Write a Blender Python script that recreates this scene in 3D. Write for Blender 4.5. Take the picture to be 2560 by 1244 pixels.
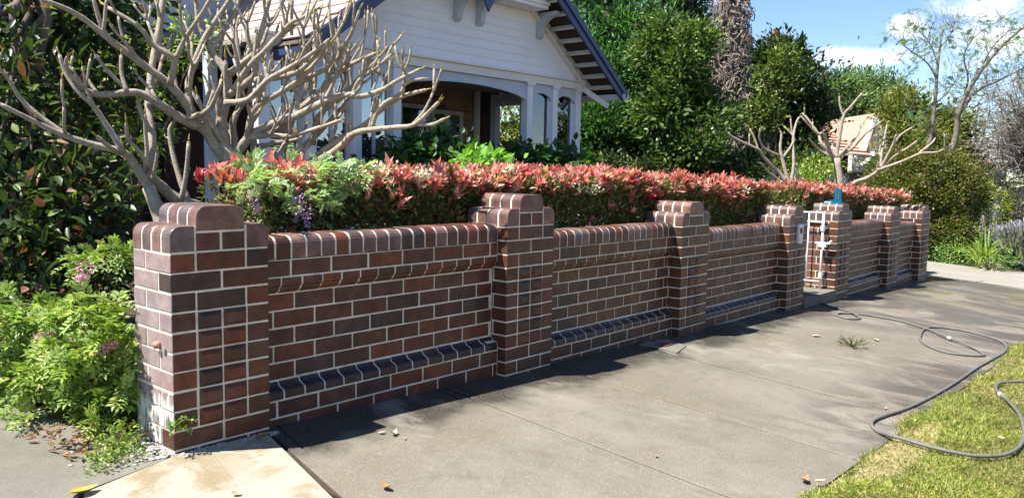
import bpy, math, random
import numpy as np
from mathutils import Vector, Matrix

for _o in list(bpy.data.objects):
    bpy.data.objects.remove(_o)
scene = bpy.context.scene
COL = scene.collection
R = random.Random(41)
rng = np.random.default_rng(41)

# ------------------------------------------------------------------ camera
# x runs along the fence, y goes back into the garden, z is up; metres.
CAM = np.array([-1.5973, -3.3020, 1.2462])
YAW, PITCH, ROLL = math.radians(48.9886), math.radians(5.6827), math.radians(1.1057)
FPX = 2010.42                      # focal length in pixels of a 2560 wide picture


def _axes():
    f = np.array([math.sin(YAW) * math.cos(PITCH), math.cos(YAW) * math.cos(PITCH), -math.sin(PITCH)])
    r = np.array([math.cos(YAW), -math.sin(YAW), 0.0])
    u = np.cross(r, f)
    return (math.cos(ROLL) * r + math.sin(ROLL) * u, -math.sin(ROLL) * r + math.cos(ROLL) * u, f)


CR, CU, CF = _axes()
cam_data = bpy.data.cameras.new('camera')
cam_data.sensor_fit = 'HORIZONTAL'
cam_data.sensor_width = 36.0
cam_data.lens = FPX * 36.0 / 2560.0
cam_data.clip_start = 0.05
cam_data.clip_end = 2000.0
cam = bpy.data.objects.new('camera', cam_data)
COL.objects.link(cam)
cam.matrix_world = Matrix([[CR[i], CU[i], -CF[i], CAM[i]] for i in range(3)] + [[0, 0, 0, 1]])
scene.camera = cam

# ------------------------------------------------------------------ light
SUN_TO = Vector((-0.50, 0.26, 1.0)).normalized()      # towards the sun
SUN_EL = math.asin(SUN_TO.z)
SUN_AZ = math.atan2(SUN_TO.x, SUN_TO.y)
world = bpy.data.worlds.new('World')
scene.world = world
world.use_nodes = True
SKY_STRENGTH = 0.083
sun_data = bpy.data.lights.new('sun', 'SUN')
sun_data.energy = 5.0
sun_data.angle = math.radians(0.53)
sun_data.color = (1.0, 0.955, 0.88)
sun = bpy.data.objects.new('sun', sun_data)
COL.objects.link(sun)
sun.rotation_euler = SUN_TO.to_track_quat('Z', 'Y').to_euler()
sun.location = (0, 0, 30)
vs = scene.view_settings
vs.view_transform = 'Standard'
vs.look = 'None'
vs.exposure = 1.3
vs.gamma = 1.0
vs.use_curve_mapping = False
scene.cycles.max_bounces = 8
scene.cycles.transparent_max_bounces = 12


def build_world():
    nt = world.node_tree
    nt.nodes.clear()
    N = nt.nodes.new
    L = nt.links.new
    out = N('ShaderNodeOutputWorld')
    bg = N('ShaderNodeBackground')
    bg.inputs['Strength'].default_value = SKY_STRENGTH
    L(bg.outputs[0], out.inputs[0])
    sky = N('ShaderNodeTexSky')
    sky.sky_type = 'NISHITA'
    sky.sun_disc = False
    sky.sun_elevation = SUN_EL
    sky.sun_rotation = SUN_AZ
    sky.air_density = 1.0
    sky.dust_density = 0.0
    sky.ozone_density = 3.5
    sky.altitude = 1500.0
    tc = N('ShaderNodeTexCoord')
    # clouds: fair weather cumulus low over the horizon, all round the sky
    sep = N('ShaderNodeSeparateXYZ')
    L(tc.outputs['Generated'], sep.inputs[0])
    mp = N('ShaderNodeMapping')
    mp.inputs['Scale'].default_value = (1.0, 1.0, 2.6)
    mp.inputs['Location'].default_value = CLOUD_SHIFT
    L(tc.outputs['Generated'], mp.inputs[0])
    big = N('ShaderNodeTexNoise')
    big.inputs['Scale'].default_value = 3.2
    big.inputs['Detail'].default_value = 9.0
    big.inputs['Roughness'].default_value = 0.58
    L(mp.outputs[0], big.inputs['Vector'])
    # elevation window: most cloud between 5 and 16 degrees
    el = N('ShaderNodeMapRange')
    el.interpolation_type = 'SMOOTHSTEP'
    el.inputs['From Min'].default_value = 0.30
    el.inputs['From Max'].default_value = 0.16
    el.inputs['To Min'].default_value = -0.10
    el.inputs['To Max'].default_value = 0.045
    L(sep.outputs['Z'], el.inputs['Value'])
    lo = N('ShaderNodeMapRange')
    lo.interpolation_type = 'SMOOTHSTEP'
    lo.inputs['From Min'].default_value = 0.04
    lo.inputs['From Max'].default_value = 0.125
    lo.inputs['To Min'].default_value = -0.12
    lo.inputs['To Max'].default_value = 0.0
    L(sep.outputs['Z'], lo.inputs['Value'])
    a1 = N('ShaderNodeMath'); a1.operation = 'ADD'
    L(big.outputs['Fac'], a1.inputs[0]); L(el.outputs[0], a1.inputs[1])
    a2 = N('ShaderNodeMath'); a2.operation = 'ADD'
    L(a1.outputs[0], a2.inputs[0]); L(lo.outputs[0], a2.inputs[1])
    th = N('ShaderNodeMapRange')
    th.interpolation_type = 'SMOOTHSTEP'
    th.inputs['From Min'].default_value = 0.60
    th.inputs['From Max'].default_value = 0.70
    L(a2.outputs[0], th.inputs['Value'])
    fac = N('ShaderNodeMath'); fac.operation = 'MULTIPLY'
    fac.inputs[1].default_value = 0.92
    L(th.outputs[0], fac.inputs[0])
    # one long flat-based cumulus bank; u runs along it, v up, as tangents of its bearing
    def vec(v3):
        nd = N('ShaderNodeVectorMath'); nd.operation = 'DOT_PRODUCT'
        nd.inputs[1].default_value = tuple(float(x) for x in v3)
        L(tc.outputs['Generated'], nd.inputs[0])
        return nd.outputs['Value']

    def mth(op, a, b=0.0):
        nd = N('ShaderNodeMath'); nd.operation = op
        for s, v in zip(nd.inputs, (a, b)):
            if isinstance(v, bpy.types.NodeSocket):
                L(v, s)
            else:
                s.default_value = v
        return nd.outputs[0]
    cdir = CLOUD_DIR / np.linalg.norm(CLOUD_DIR)
    tu = np.cross(cdir, [0, 0, 1.0]); tu /= np.linalg.norm(tu)
    tv = np.cross(tu, cdir)
    w = vec(cdir)
    u, v = mth('DIVIDE', vec(tu), w), mth('DIVIDE', vec(tv), w)
    dens = None
    for (cu, cv, ru, rv) in CLOUD_LOBES:
        a = mth('DIVIDE', mth('SUBTRACT', u, cu), ru)
        c = mth('DIVIDE', mth('SUBTRACT', v, cv), rv)
        e = mth('SUBTRACT', 1.0, mth('ADD', mth('MULTIPLY', a, a), mth('MULTIPLY', c, c)))
        dens = e if dens is None else mth('MAXIMUM', dens, e)
    fn = N('ShaderNodeTexNoise')
    fn.inputs['Scale'].default_value = 16.0
    fn.inputs['Detail'].default_value = 8.0
    fn.inputs['Roughness'].default_value = 0.62
    L(tc.outputs['Generated'], fn.inputs['Vector'])
    dens = mth('ADD', dens, mth('MULTIPLY', mth('SUBTRACT', fn.outputs['Fac'], .5), 3.4))
    bank = N('ShaderNodeMapRange'); bank.interpolation_type = 'SMOOTHSTEP'
    bank.inputs['From Min'].default_value = .05
    bank.inputs['From Max'].default_value = 1.15
    L(dens, bank.inputs['Value'])
    front = mth('GREATER_THAN', w, 0.0)
    bankf = mth('MULTIPLY', mth('MULTIPLY', bank.outputs[0], front), .93)
    facm = mth('MAXIMUM', fac.outputs[0], bankf)
    mix = N('ShaderNodeMix'); mix.data_type = 'RGBA'
    L(facm, mix.inputs['Factor'])
    L(sky.outputs[0], mix.inputs['A'])
    mix.inputs['B'].default_value = (6.6, 6.8, 7.3, 1)
    L(mix.outputs['Result'], bg.inputs['Color'])


CLOUD_SHIFT = (0.35, 0.1, 0.2)
CLOUD_DIR = CF + CR * ((2330 - 1280) / FPX) - CU * ((95 - 622) / FPX)
CLOUD_LOBES = [(-.062, -.018, .085, .017), (.055, -.004, .085, .022), (-.02, .012, .026, .017), (.13, .010, .06, .018)]
build_world()

# ------------------------------------------------------------------ geometry helpers


def ray(px, py):
    return CF + CR * ((px - 1280.0) / FPX) - CU * ((py - 622.0) / FPX)


def at_depth(px, py, d):
    return CAM + ray(px, py) * d


def at_y(px, py, y):
    r = ray(px, py)
    return CAM + r * ((y - CAM[1]) / r[1])


GX, GY, G0 = -0.027, 0.055, -0.012


def gz(x, y):
    """height of the pavement plane"""
    return G0 + GX * x + GY * y


def on_ground(px, py, lift=0.0):
    r = ray(px, py)
    n = np.array([-GX, -GY, 1.0])
    t = (G0 + lift - n @ CAM) / (n @ r)
    return CAM + r * t


class MB:
    """collects faces for one mesh"""

    def __init__(self):
        self.v, self.f, self.m = [], [], []

    def add(self, verts, faces, mi=0):
        b = len(self.v)
        self.v.extend([tuple(map(float, p)) for p in verts])
        self.f.extend([tuple(b + i for i in f) for f in faces])
        self.m.extend([mi] * len(faces))
        return self

    def box(self, x0, x1, y0, y1, z0, z1, mi=0):
        v = [(x0, y0, z0), (x1, y0, z0), (x1, y1, z0), (x0, y1, z0), (x0, y0, z1), (x1, y0, z1), (x1, y1, z1), (x0, y1, z1)]
        return self.add(v, [(0, 3, 2, 1), (4, 5, 6, 7), (0, 1, 5, 4), (1, 2, 6, 5), (2, 3, 7, 6), (3, 0, 4, 7)], mi)

    def bar(self, a, b, w, h, up=(0, 0, 1), mi=0):
        """rectangular bar from a to b, w across, h along up"""
        a, b = np.array(a, float), np.array(b, float)
        d = b - a
        d /= np.linalg.norm(d)
        s = np.cross(d, np.array(up, float))
        s /= np.linalg.norm(s)
        u = np.cross(s, d)
        v = []
        for p in (a, b):
            for i, j in ((-1, -1), (1, -1), (1, 1), (-1, 1)):
                v.append(p + s * w * .5 * i + u * h * .5 * j)
        return self.add(v, [(0, 1, 2, 3), (7, 6, 5, 4), (0, 4, 5, 1), (1, 5, 6, 2), (2, 6, 7, 3), (3, 7, 4, 0)], mi)

    def prism(self, poly, axis, a, b, mi=0):
        """extrude a polygon of 2-D points along axis 0/1/2 between a and b"""
        n = len(poly)

        def mk(p, t):
            q = [0, 0, 0]
            q[axis] = t
            o = [i for i in range(3) if i != axis]
            q[o[0]], q[o[1]] = p
            return q
        v = [mk(p, a) for p in poly] + [mk(p, b) for p in poly]
        f = [tuple(range(n))[::-1], tuple(range(n, 2 * n))]
        f += [(i, (i + 1) % n, n + (i + 1) % n, n + i) for i in range(n)]
        return self.add(v, f, mi)

    def tube(self, pts, radii, n=6, cap=True, mi=0):
        pts = [np.array(p, float) for p in pts]
        if len(pts) < 2:
            return self
        if not hasattr(radii, '__len__'):
            radii = [radii] * len(pts)
        ref = np.array([0.31, 0.17, 0.93])
        rings = []
        prev = None
        for i, p in enumerate(pts):
            d = pts[min(i + 1, len(pts) - 1)] - pts[max(i - 1, 0)]
            d = d / (np.linalg.norm(d) + 1e-9)
            if prev is None:
                s = np.cross(d, ref)
                if np.linalg.norm(s) < 1e-3:
                    s = np.cross(d, np.array([1.0, 0, 0]))
            else:
                s = prev - d * (prev @ d)
            s = s / (np.linalg.norm(s) + 1e-9)
            prev = s
            u = np.cross(d, s)
            rings.append([p + radii[i] * (math.cos(2 * math.pi * k / n) * s + math.sin(2 * math.pi * k / n) * u) for k in range(n)])
        v = [q for r in rings for q in r]
        f = []
        for i in range(len(pts) - 1):
            for k in range(n):
                f.append((i * n + k, i * n + (k + 1) % n, (i + 1) * n + (k + 1) % n, (i + 1) * n + k))
        if cap:
            f.append(tuple(range(n))[::-1])
            f.append(tuple((len(pts) - 1) * n + k for k in range(n)))
        return self.add(v, f, mi)

    def lathe(self, prof, c, n=16, mi=0):
        """prof: (r, z) from bottom to top around the vertical through c"""
        v, f = [], []
        for r, z in prof:
            for k in range(n):
                a = 2 * math.pi * k / n
                v.append((c[0] + r * math.cos(a), c[1] + r * math.sin(a), c[2] + z))
        for i in range(len(prof) - 1):
            for k in range(n):
                f.append((i * n + k, i * n + (k + 1) % n, (i + 1) * n + (k + 1) % n, (i + 1) * n + k))
        f.append(tuple(range(n))[::-1])
        f.append(tuple((len(prof) - 1) * n + k for k in range(n)))
        return self.add(v, f, mi)

    def mesh(self, name, mats, smooth=False):
        me = bpy.data.meshes.new(name)
        me.from_pydata(self.v, [], self.f)
        if not isinstance(mats, (list, tuple)):
            mats = [mats]
        for m in mats:
            me.materials.append(m)
        if len(mats) > 1:
            me.polygons.foreach_set('material_index', self.m)
        if smooth:
            me.polygons.foreach_set('use_smooth', [True] * len(me.polygons))
        me.update()
        return me

    def build(self, name, mats, parent=None, smooth=False):
        return link(name, self.mesh(name, mats, smooth), parent)


def link(name, data, parent=None):
    o = bpy.data.objects.new(name, data)
    COL.objects.link(o)
    if parent is not None:
        o.parent = parent
    return o


def tag(o, label=None, cat=None, group=None, kind=None):
    if label:
        o['label'] = label
    if cat:
        o['category'] = cat
    if group:
        o['group'] = group
    if kind:
        o['kind'] = kind
    return o


def empty(name, label, cat, group=None, loc=(0, 0, 0)):
    o = bpy.data.objects.new(name, None)
    COL.objects.link(o)
    o.empty_display_size = 0.1
    o.location = loc
    return tag(o, label, cat, group)


def smooth_path(pts, sub=4):
    """Catmull-Rom through the points"""
    P = [np.array(p, float) for p in pts]
    P = [2 * P[0] - P[1]] + P + [2 * P[-1] - P[-2]]
    out = []
    for i in range(1, len(P) - 2):
        for k in range(sub):
            t = k / sub
            a, b, c, d = P[i - 1], P[i], P[i + 1], P[i + 2]
            out.append(.5 * ((2 * b) + (c - a) * t + (2 * a - 5 * b + 4 * c - d) * t * t + (3 * b - a - 3 * c + d) * t ** 3))
    out.append(P[-2])
    return out


# ------------------------------------------------------------------ materials
class NT:
    """small wrapper for building node trees"""

    def __init__(self, name):
        self.mat = bpy.data.materials.new(name)
        self.mat.use_nodes = True
        self.t = self.mat.node_tree
        self.t.nodes.clear()
        self.out = self.t.nodes.new('ShaderNodeOutputMaterial')

    def n(self, kind, **kw):
        nd = self.t.nodes.new('ShaderNode' + kind)
        for k, v in kw.items():
            if k in nd.inputs:
                self.put(nd.inputs[k], v)
            else:
                setattr(nd, k, v)
        return nd

    def put(self, sock, v):
        if isinstance(v, bpy.types.NodeSocket):
            self.t.links.new(v, sock)
        elif isinstance(v, (tuple, list)) and len(v) == 3 and sock.type == 'RGBA':
            sock.default_value = (*v, 1)
        else:
            sock.default_value = v

    def noise(self, vec, scale, detail=4, rough=.55, dist=0.0):
        nd = self.n('TexNoise')
        nd.inputs['Scale'].default_value = scale
        nd.inputs['Detail'].default_value = detail
        nd.inputs['Roughness'].default_value = rough
        nd.inputs['Distortion'].default_value = dist
        self.put(nd.inputs['Vector'], vec)
        return nd.outputs['Fac']

    def ramp(self, v, lo, hi, a=0.0, b=1.0, smooth=True):
        nd = self.n('MapRange')
        nd.interpolation_type = 'SMOOTHSTEP' if smooth else 'LINEAR'
        for k, x in zip(('From Min', 'From Max', 'To Min', 'To Max'), (lo, hi, a, b)):
            self.put(nd.inputs[k], x)
        self.put(nd.inputs['Value'], v)
        return nd.outputs[0]

    def math(self, op, a, b=0.0):
        nd = self.n('Math', operation=op)
        self.put(nd.inputs[0], a)
        self.put(nd.inputs[1], b)
        return nd.outputs[0]

    def mix(self, f, a, b, mode='MIX'):
        nd = self.n('Mix')
        nd.data_type = 'RGBA'
        nd.blend_type = mode
        self.put(nd.inputs['Factor'], f)
        self.put(nd.inputs['A'], a)
        self.put(nd.inputs['B'], b)
        return nd.outputs['Result']

    def pos(self):
        return self.n('NewGeometry').outputs['Position']

    def bump(self, h, strength=.3, dist=.01):
        nd = self.n('Bump')
        nd.inputs['Strength'].default_value = strength
        nd.inputs['Distance'].default_value = dist
        self.put(nd.inputs['Height'], h)
        return nd.outputs[0]

    def principled(self, col, rough=.6, normal=None, spec=.5, metal=0.0, coat=0.0):
        nd = self.n('BsdfPrincipled')
        self.put(nd.inputs['Base Color'], col)
        self.put(nd.inputs['Roughness'], rough)
        self.put(nd.inputs['Specular IOR Level'], spec)
        self.put(nd.inputs['Metallic'], metal)
        self.put(nd.inputs['Coat Weight'], coat)
        if normal is not None:
            self.put(nd.inputs['Normal'], normal)
        return nd.outputs[0]

    def done(self, sh):
        self.t.links.new(sh, self.out.inputs[0])
        return self.mat


def plain(name, c, rough=.6, c2=None, scale=8.0, bump=.15, bscale=60.0, spec=.4, metal=0.0, coat=0.0):
    """paint, timber, plastic ... with uneven colour and fine relief"""
    t = NT(name)
    p = t.pos()
    c2 = c2 or tuple(x * .82 for x in c)
    f = t.ramp(t.noise(p, scale, 5), .35, .68)
    fine = t.noise(p, bscale, 4)
    col = t.mix(f, c, c2)
    col = t.mix(t.ramp(fine, .3, .8, 0, .25), col, tuple(x * .6 for x in c))
    r = t.ramp(fine, .3, .7, rough * .85, min(1, rough * 1.15))
    return t.done(t.principled(col, r, t.bump(fine, bump, .004) if bump else None, spec, metal, coat))


def leaf_mat(name, gloss=.42, trans=.28, spec=.4, glow=(1.15, 1.25, .5)):
    """leaf colour comes from the mesh's own 'tint' (each leaf its own hue)"""
    t = NT(name)
    a = t.n('Attribute', attribute_name='tint').outputs['Color']
    p = t.pos()
    v = t.ramp(t.noise(p, 35, 3), .3, .7, .78, 1.18)
    hsv = t.n('HueSaturation')
    t.put(hsv.inputs['Color'], a)
    t.put(hsv.inputs['Value'], v)
    c = hsv.outputs[0]
    pr = t.principled(c, gloss, None, spec)
    tr = t.n('BsdfTranslucent')
    warm = t.mix(1.0, c, glow, 'MULTIPLY')
    t.put(tr.inputs['Color'], warm)
    mx = t.n('MixShader')
    mx.inputs[0].default_value = trans
    t.t.links.new(pr, mx.inputs[1])
    t.t.links.new(tr.outputs[0], mx.inputs[2])
    return t.done(mx.outputs[0])


# ------------------------------------------------------------------ foliage helpers
KITE = (np.array([[0, 0, 0], [-.5, .42, .10], [0, 1, -.02], [.5, .42, .10]]), [(0, 3, 2), (0, 2, 1)])
OVAL = (np.array([[0, 0, 0], [-.40, .28, .07], [-.47, .58, .06], [0, 1, -.10], [.47, .58, .06], [.40, .28, .07], [0, .5, -.02]]),
        [(0, 6, 1), (1, 6, 2), (2, 6, 3), (3, 6, 4), (4, 6, 5), (5, 6, 0)])


def unit(a):
    return a / (np.linalg.norm(a, axis=-1, keepdims=True) + 1e-9)


def leaf_arrays(P, D, U, L, W, shape=KITE):
    """P base points, D leaf axis, U rough upper side, L length, W width -> verts (N,k,3)"""
    T, faces = shape
    D = unit(D)
    S = unit(np.cross(D, U))
    N = np.cross(S, D)
    v = (P[:, None, :] + S[:, None, :] * (T[None, :, 0, None] * W[:, None, None]) + D[:, None, :] * (T[None, :, 1, None] * L[:, None, None])
         + N[:, None, :] * (T[None, :, 2, None] * L[:, None, None]))
    return v, faces


def tri_mesh(name, chunks, mat):
    """chunks: list of (verts (N,k,3), faces, colours (N,3)) -> one mesh with a per-point 'tint'"""
    V, F, C = [], [], []
    base = 0
    for v, faces, col in chunks:
        n, k = v.shape[:2]
        if n == 0:
            continue
        f = np.array(faces)
        idx = (np.arange(n) * k)[:, None, None] + f[None] + base
        V.append(v.reshape(-1, 3))
        F.append(idx.reshape(-1, 3))
        C.append(np.repeat(col, k, axis=0))
        base += n * k
    V, F, C = np.concatenate(V), np.concatenate(F), np.concatenate(C)
    me = bpy.data.meshes.new(name)
    me.vertices.add(len(V))
    me.vertices.foreach_set('co', V.astype(np.float32).ravel())
    me.loops.add(F.size)
    me.loops.foreach_set('vertex_index', F.astype(np.int32).ravel())
    me.polygons.add(len(F))
    me.polygons.foreach_set('loop_start', np.arange(0, F.size, 3, dtype=np.int32))
    me.polygons.foreach_set('loop_total', np.full(len(F), 3, np.int32))
    me.update(calc_edges=True)
    at = me.attributes.new('tint', 'FLOAT_COLOR', 'POINT')
    at.data.foreach_set('color', np.concatenate([C, np.ones((len(C), 1))], 1).astype(np.float32).ravel())
    me.materials.append(mat)
    return me


def pick(pal, n, jit=.18):
    """n colours out of a palette [(weight, (r,g,b)), ...] with brightness jitter"""
    w = np.array([p[0] for p in pal], float)
    c = np.array([p[1] for p in pal], float)
    i = rng.choice(len(pal), n, p=w / w.sum())
    return c[i] * (1 + rng.normal(0, jit, (n, 1))).clip(.45, 1.7)


def sphere_dirs(n):
    return unit(rng.normal(size=(n, 3)))


def blob_points(blobs, n_clump, shell=.55):
    """clump centres in a union of ellipsoids (cx,cy,cz,rx,ry,rz), denser near the skin"""
    B = np.array(blobs, float)
    vol = (B[:, 3] * B[:, 4] * B[:, 5]) ** .72
    i = rng.choice(len(B), n_clump, p=vol / vol.sum())
    d = sphere_dirs(n_clump)
    r = shell + (1.1 - shell) * rng.random(n_clump) ** .6
    c = B[i, :3] + d * B[i, 3:] * r[:, None]
    return c, d


def crown(blobs, n_clump, per, clump_r, leaf_l, leaf_w, pal, shell=.5, droop=.2, up=.35, shape=KITE, jit=.2, clump_jit=.12, zmin=None, squash=.8, lump=None):
    """leaf clumps through a crown; returns a chunk for tri_mesh and the clump centres"""
    if lump:                     # boughs: clumps gather round fewer, larger centres
        ns = max(6, n_clump // lump[0])
        c, d = blob_points(blobs, ns, shell)
        i = rng.integers(0, ns, n_clump)
        e = sphere_dirs(n_clump)
        e[:, 2] = e[:, 2] * .8 + .15
        c = c[i] + e * (lump[1] * rng.uniform(.35, 1.0, n_clump) * rng.uniform(.7, 1.3, ns)[i])[:, None]
        d = unit(d[i] * .5 + e)
    else:
        c, d = blob_points(blobs, n_clump, shell)
    if zmin is not None:
        k = c[:, 2] > zmin
        c, d = c[k], d[k]
    n = len(c)
    s = (1 + rng.normal(0, .25, n)).clip(.4, 1.7)
    off = rng.normal(size=(n, per, 3)) * .5
    off[..., 2] *= squash
    P = c[:, None] + off * (clump_r * s)[:, None, None]
    out = unit(d[:, None] * .7 + unit(off) * .9)
    D = unit(out + rng.normal(size=out.shape) * .45 + np.array([0, 0, up - droop]))
    U = unit(np.array([0, 0, 1.0]) * .8 + out * .6 + rng.normal(size=out.shape) * .4)
    P, D, U = P.reshape(-1, 3), D.reshape(-1, 3), U.reshape(-1, 3)
    m = len(P)
    L = leaf_l * (1 + rng.normal(0, .25, m)).clip(.4, 1.8)
    W = leaf_w * (1 + rng.normal(0, .2, m)).clip(.5, 1.6)
    col = pick(pal, m, jit) * np.repeat((1 + rng.normal(0, clump_jit, n)).clip(.6, 1.5), per)[:, None]
    v, f = leaf_arrays(P, D, U, L, W, shape)
    return (v, f, col), c


def branch_path(a, b, sag=.0, wob=.06, k=5):
    a, b = np.array(a, float), np.array(b, float)
    L = np.linalg.norm(b - a)
    pts = []
    for i in range(k + 1):
        t = i / k
        p = a + (b - a) * t + np.array([0, 0, -sag * L * 4 * t * (1 - t)])
        if 0 < i < k:
            p = p + rng.normal(size=3) * wob * L * .35
        pts.append(p)
    return pts
# ================================================================== ground, pavement, driveway, lawn


def concrete_mat(name, c1, c2, dark, stain_shade_y=None, moss=False, speck=.5, wet=0.0):
    t = NT(name)
    p = t.pos()
    sep = t.n('SeparateXYZ')
    t.put(sep.inputs[0], p)
    st = t.n('Mapping')
    st.inputs['Scale'].default_value = (1.0, .55, 1.0)
    t.put(st.inputs[0], p)
    big = t.noise(st.outputs[0], 1.1, 6, .6, .4)
    mid = t.noise(p, 6.0, 6, .65)
    fine = t.noise(p, 260, 3, .7)
    agg = t.noise(p, 110, 2, .6)
    col = t.mix(t.ramp(big, .36, .66), c1, c2)
    col = t.mix(t.ramp(mid, .45, .75, 0, .55), col, tuple(x * .72 for x in c2))
    col = t.mix(t.ramp(agg, .5, .72, 0, speck), col, tuple(min(1, x * 1.7) for x in c1))
    col = t.mix(t.ramp(fine, .54, .70, 0, speck * 1.3), col, tuple(x * .30 for x in c2))
    rough = t.ramp(big, .3, .7, .8, .95)
    if stain_shade_y is not None:
        # band of damp mould plus painted fence shade, ragged on its outer side
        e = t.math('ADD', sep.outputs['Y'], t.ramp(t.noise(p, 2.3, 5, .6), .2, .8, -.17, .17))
        band = t.ramp(e, stain_shade_y - .16, stain_shade_y + .12)
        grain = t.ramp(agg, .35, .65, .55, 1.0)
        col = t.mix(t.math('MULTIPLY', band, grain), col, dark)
        # scattered blotches farther out
        bl = t.ramp(t.noise(st.outputs[0], 1.6, 7, .7, 1.2), .56, .76, 0, .42)
        col = t.mix(t.math('MULTIPLY', bl, grain), col, tuple(x * 2.2 for x in dark))
        pale = t.ramp(t.noise(st.outputs[0], 1.3, 6, .68, .9), .56, .72, 0, .6)
        col = t.mix(pale, col, (.275, .248, .205))
        # damp run-off along the lawn edge
        lw = t.math('MULTIPLY', t.ramp(sep.outputs['Y'], -1.25, -1.85), t.ramp(t.noise(st.outputs[0], 2.4, 5, .62, .8), .42, .58, 0, .75))
        lw = t.math('MULTIPLY', lw, t.ramp(sep.outputs['X'], 2.2, 3.4))
        col = t.mix(lw, col, (.052, .045, .037))
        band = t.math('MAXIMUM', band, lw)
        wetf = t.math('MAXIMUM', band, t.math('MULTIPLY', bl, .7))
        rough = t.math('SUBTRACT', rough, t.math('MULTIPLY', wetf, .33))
    if moss:
        g = t.math('MULTIPLY', t.ramp(sep.outputs['X'], 8.6, 11.0), t.ramp(t.noise(st.outputs[0], 1.7, 4, .6, .6), .45, .62, 0, .75))
        g = t.math('MULTIPLY', g, t.ramp(sep.outputs['X'], 14.0, 12.9))
        col = t.mix(g, col, (.085, .075, .018))
        w = t.math('MULTIPLY', t.ramp(sep.outputs['X'], 5.6, 7.6), t.ramp(t.noise(st.outputs[0], 1.2, 4, .6, .9), .44, .58, 0, .8))
        w = t.math('MULTIPLY', w, t.ramp(sep.outputs['X'], 13.4, 12.6))
        col = t.mix(w, col, (.075, .068, .058))
        rough = t.math('SUBTRACT', rough, t.math('MULTIPLY', w, .3))
    h = t.math('ADD', t.math('MULTIPLY', fine, .5), agg)
    return t.done(t.principled(col, rough, t.bump(h, .45, .0035), .3))


M_PATH = concrete_mat('pavement_concrete', (.198, .176, .142), (.150, .130, .099), (.018, .016, .013), stain_shade_y=-.30, moss=True)
M_NEWCON = concrete_mat('crossover_concrete', (.50, .46, .38), (.42, .36, .255), (.2, .15, .08), speck=.22)
M_DRIVE = concrete_mat('driveway_concrete', (.185, .175, .145), (.135, .127, .10), (.05, .05, .045), speck=.25)
M_APRON = concrete_mat('apron_concrete', (.30, .28, .245), (.25, .23, .195), (.2, .2, .2), speck=.15)
M_SOIL = plain('garden_soil', (.060, .042, .028), .95, (.035, .025, .016), 9, .8, 70)
M_TURFSOIL = plain('turf_thatch', (.30, .25, .11), .95, (.24, .18, .085), 7, .9, 120)

# broom finish and a yellow stain for the newer crossover
t = NT('crossover_concrete_broomed')
p = t.pos()
mp = t.n('Mapping')
mp.inputs['Rotation'].default_value = (0, 0, math.radians(-16))
mp.inputs['Scale'].default_value = (120, 2.2, 1)
t.put(mp.inputs[0], p)
lines = t.noise(mp.outputs[0], 1.0, 3, .6)
big = t.noise(p, 2.6, 5, .6, .7)
fine = t.noise(p, 240, 3, .7)
col = t.mix(t.ramp(big, .46, .56), (.33, .295, .235), (.225, .175, .10))
col = t.mix(t.ramp(t.noise(p, 1.3, 4, .6, .5), .5, .7, 0, .6), col, (.36, .32, .265))
col = t.mix(t.ramp(lines, .5, .7, 0, .22), col, (.22, .185, .13))
col = t.mix(t.ramp(t.noise(p, 150, 3, .7), .52, .66, 0, .35), col, (.46, .43, .37))
col = t.mix(t.ramp(fine, .58, .72, 0, .4), col, (.17, .15, .11))
M_NEWCON = t.done(t.principled(col, .8, t.bump(t.math('ADD', lines, t.math('MULTIPLY', fine, .4)), .5, .004), .35))

# the land: one sheet out to the horizon
b = MB()
xs = [-400, -60, -12, -4, 0, 4, 8, 12, 16, 24, 60, 500]
ys = [-400, -60, -14, -6, -3.0, -1.0, .2, 1.5, 6, 14, 60, 500]


def land_z(x, y):
    xx = max(-4, min(x, 16))
    if y < .2:
        return gz(xx, max(y, -6)) - .10
    return .0 + GX * xx * .9 - .06


v = [(x, y, land_z(x, y)) for y in ys for x in xs]
n = len(xs)
b.add(v, [(j * n + i, j * n + i + 1, (j + 1) * n + i + 1, (j + 1) * n + i) for j in range(len(ys) - 1) for i in range(n - 1)])
tag(b.build('ground', M_SOIL, smooth=True), kind='structure')


def ground_poly(b, pts, z0=0.0, thick=.09, groove=None):
    """a slab whose outline is given in plan; top follows the pavement plane"""
    n = len(pts)
    top = [(x, y, gz(x, y) + z0) for x, y in pts]
    bot = [(x, y, gz(x, y) + z0 - thick) for x, y in pts]
    cx, cy = np.mean([p[0] for p in pts]), np.mean([p[1] for p in pts])
    if groove:
        def inset(d, dz):
            o = []
            for x, y in pts:
                X = x + math.copysign(d, cx - x)
                Y = y + math.copysign(d * .0 + .0, cy - y)
                o.append((X, Y, gz(X, Y) + z0 + dz))
            return o
        rings = [bot, [(x, y, z - .004) for x, y, z in top], [(q[0], q[1], q[2]) for q in inset(.005, 0)], inset(groove, 0), inset(groove + .003, -.006), inset(groove + .012, -.006), inset(groove + .015, 0)]
    else:
        rings = [bot, top]
    v = [q for r in rings for q in r]
    f = []
    for i in range(len(rings) - 1):
        for k in range(n):
            f.append((i * n + k, i * n + (k + 1) % n, (i + 1) * n + (k + 1) % n, (i + 1) * n + k))
    f.append(tuple((len(rings) - 1) * n + k for k in range(n)))
    b.add(v, f)


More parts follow.
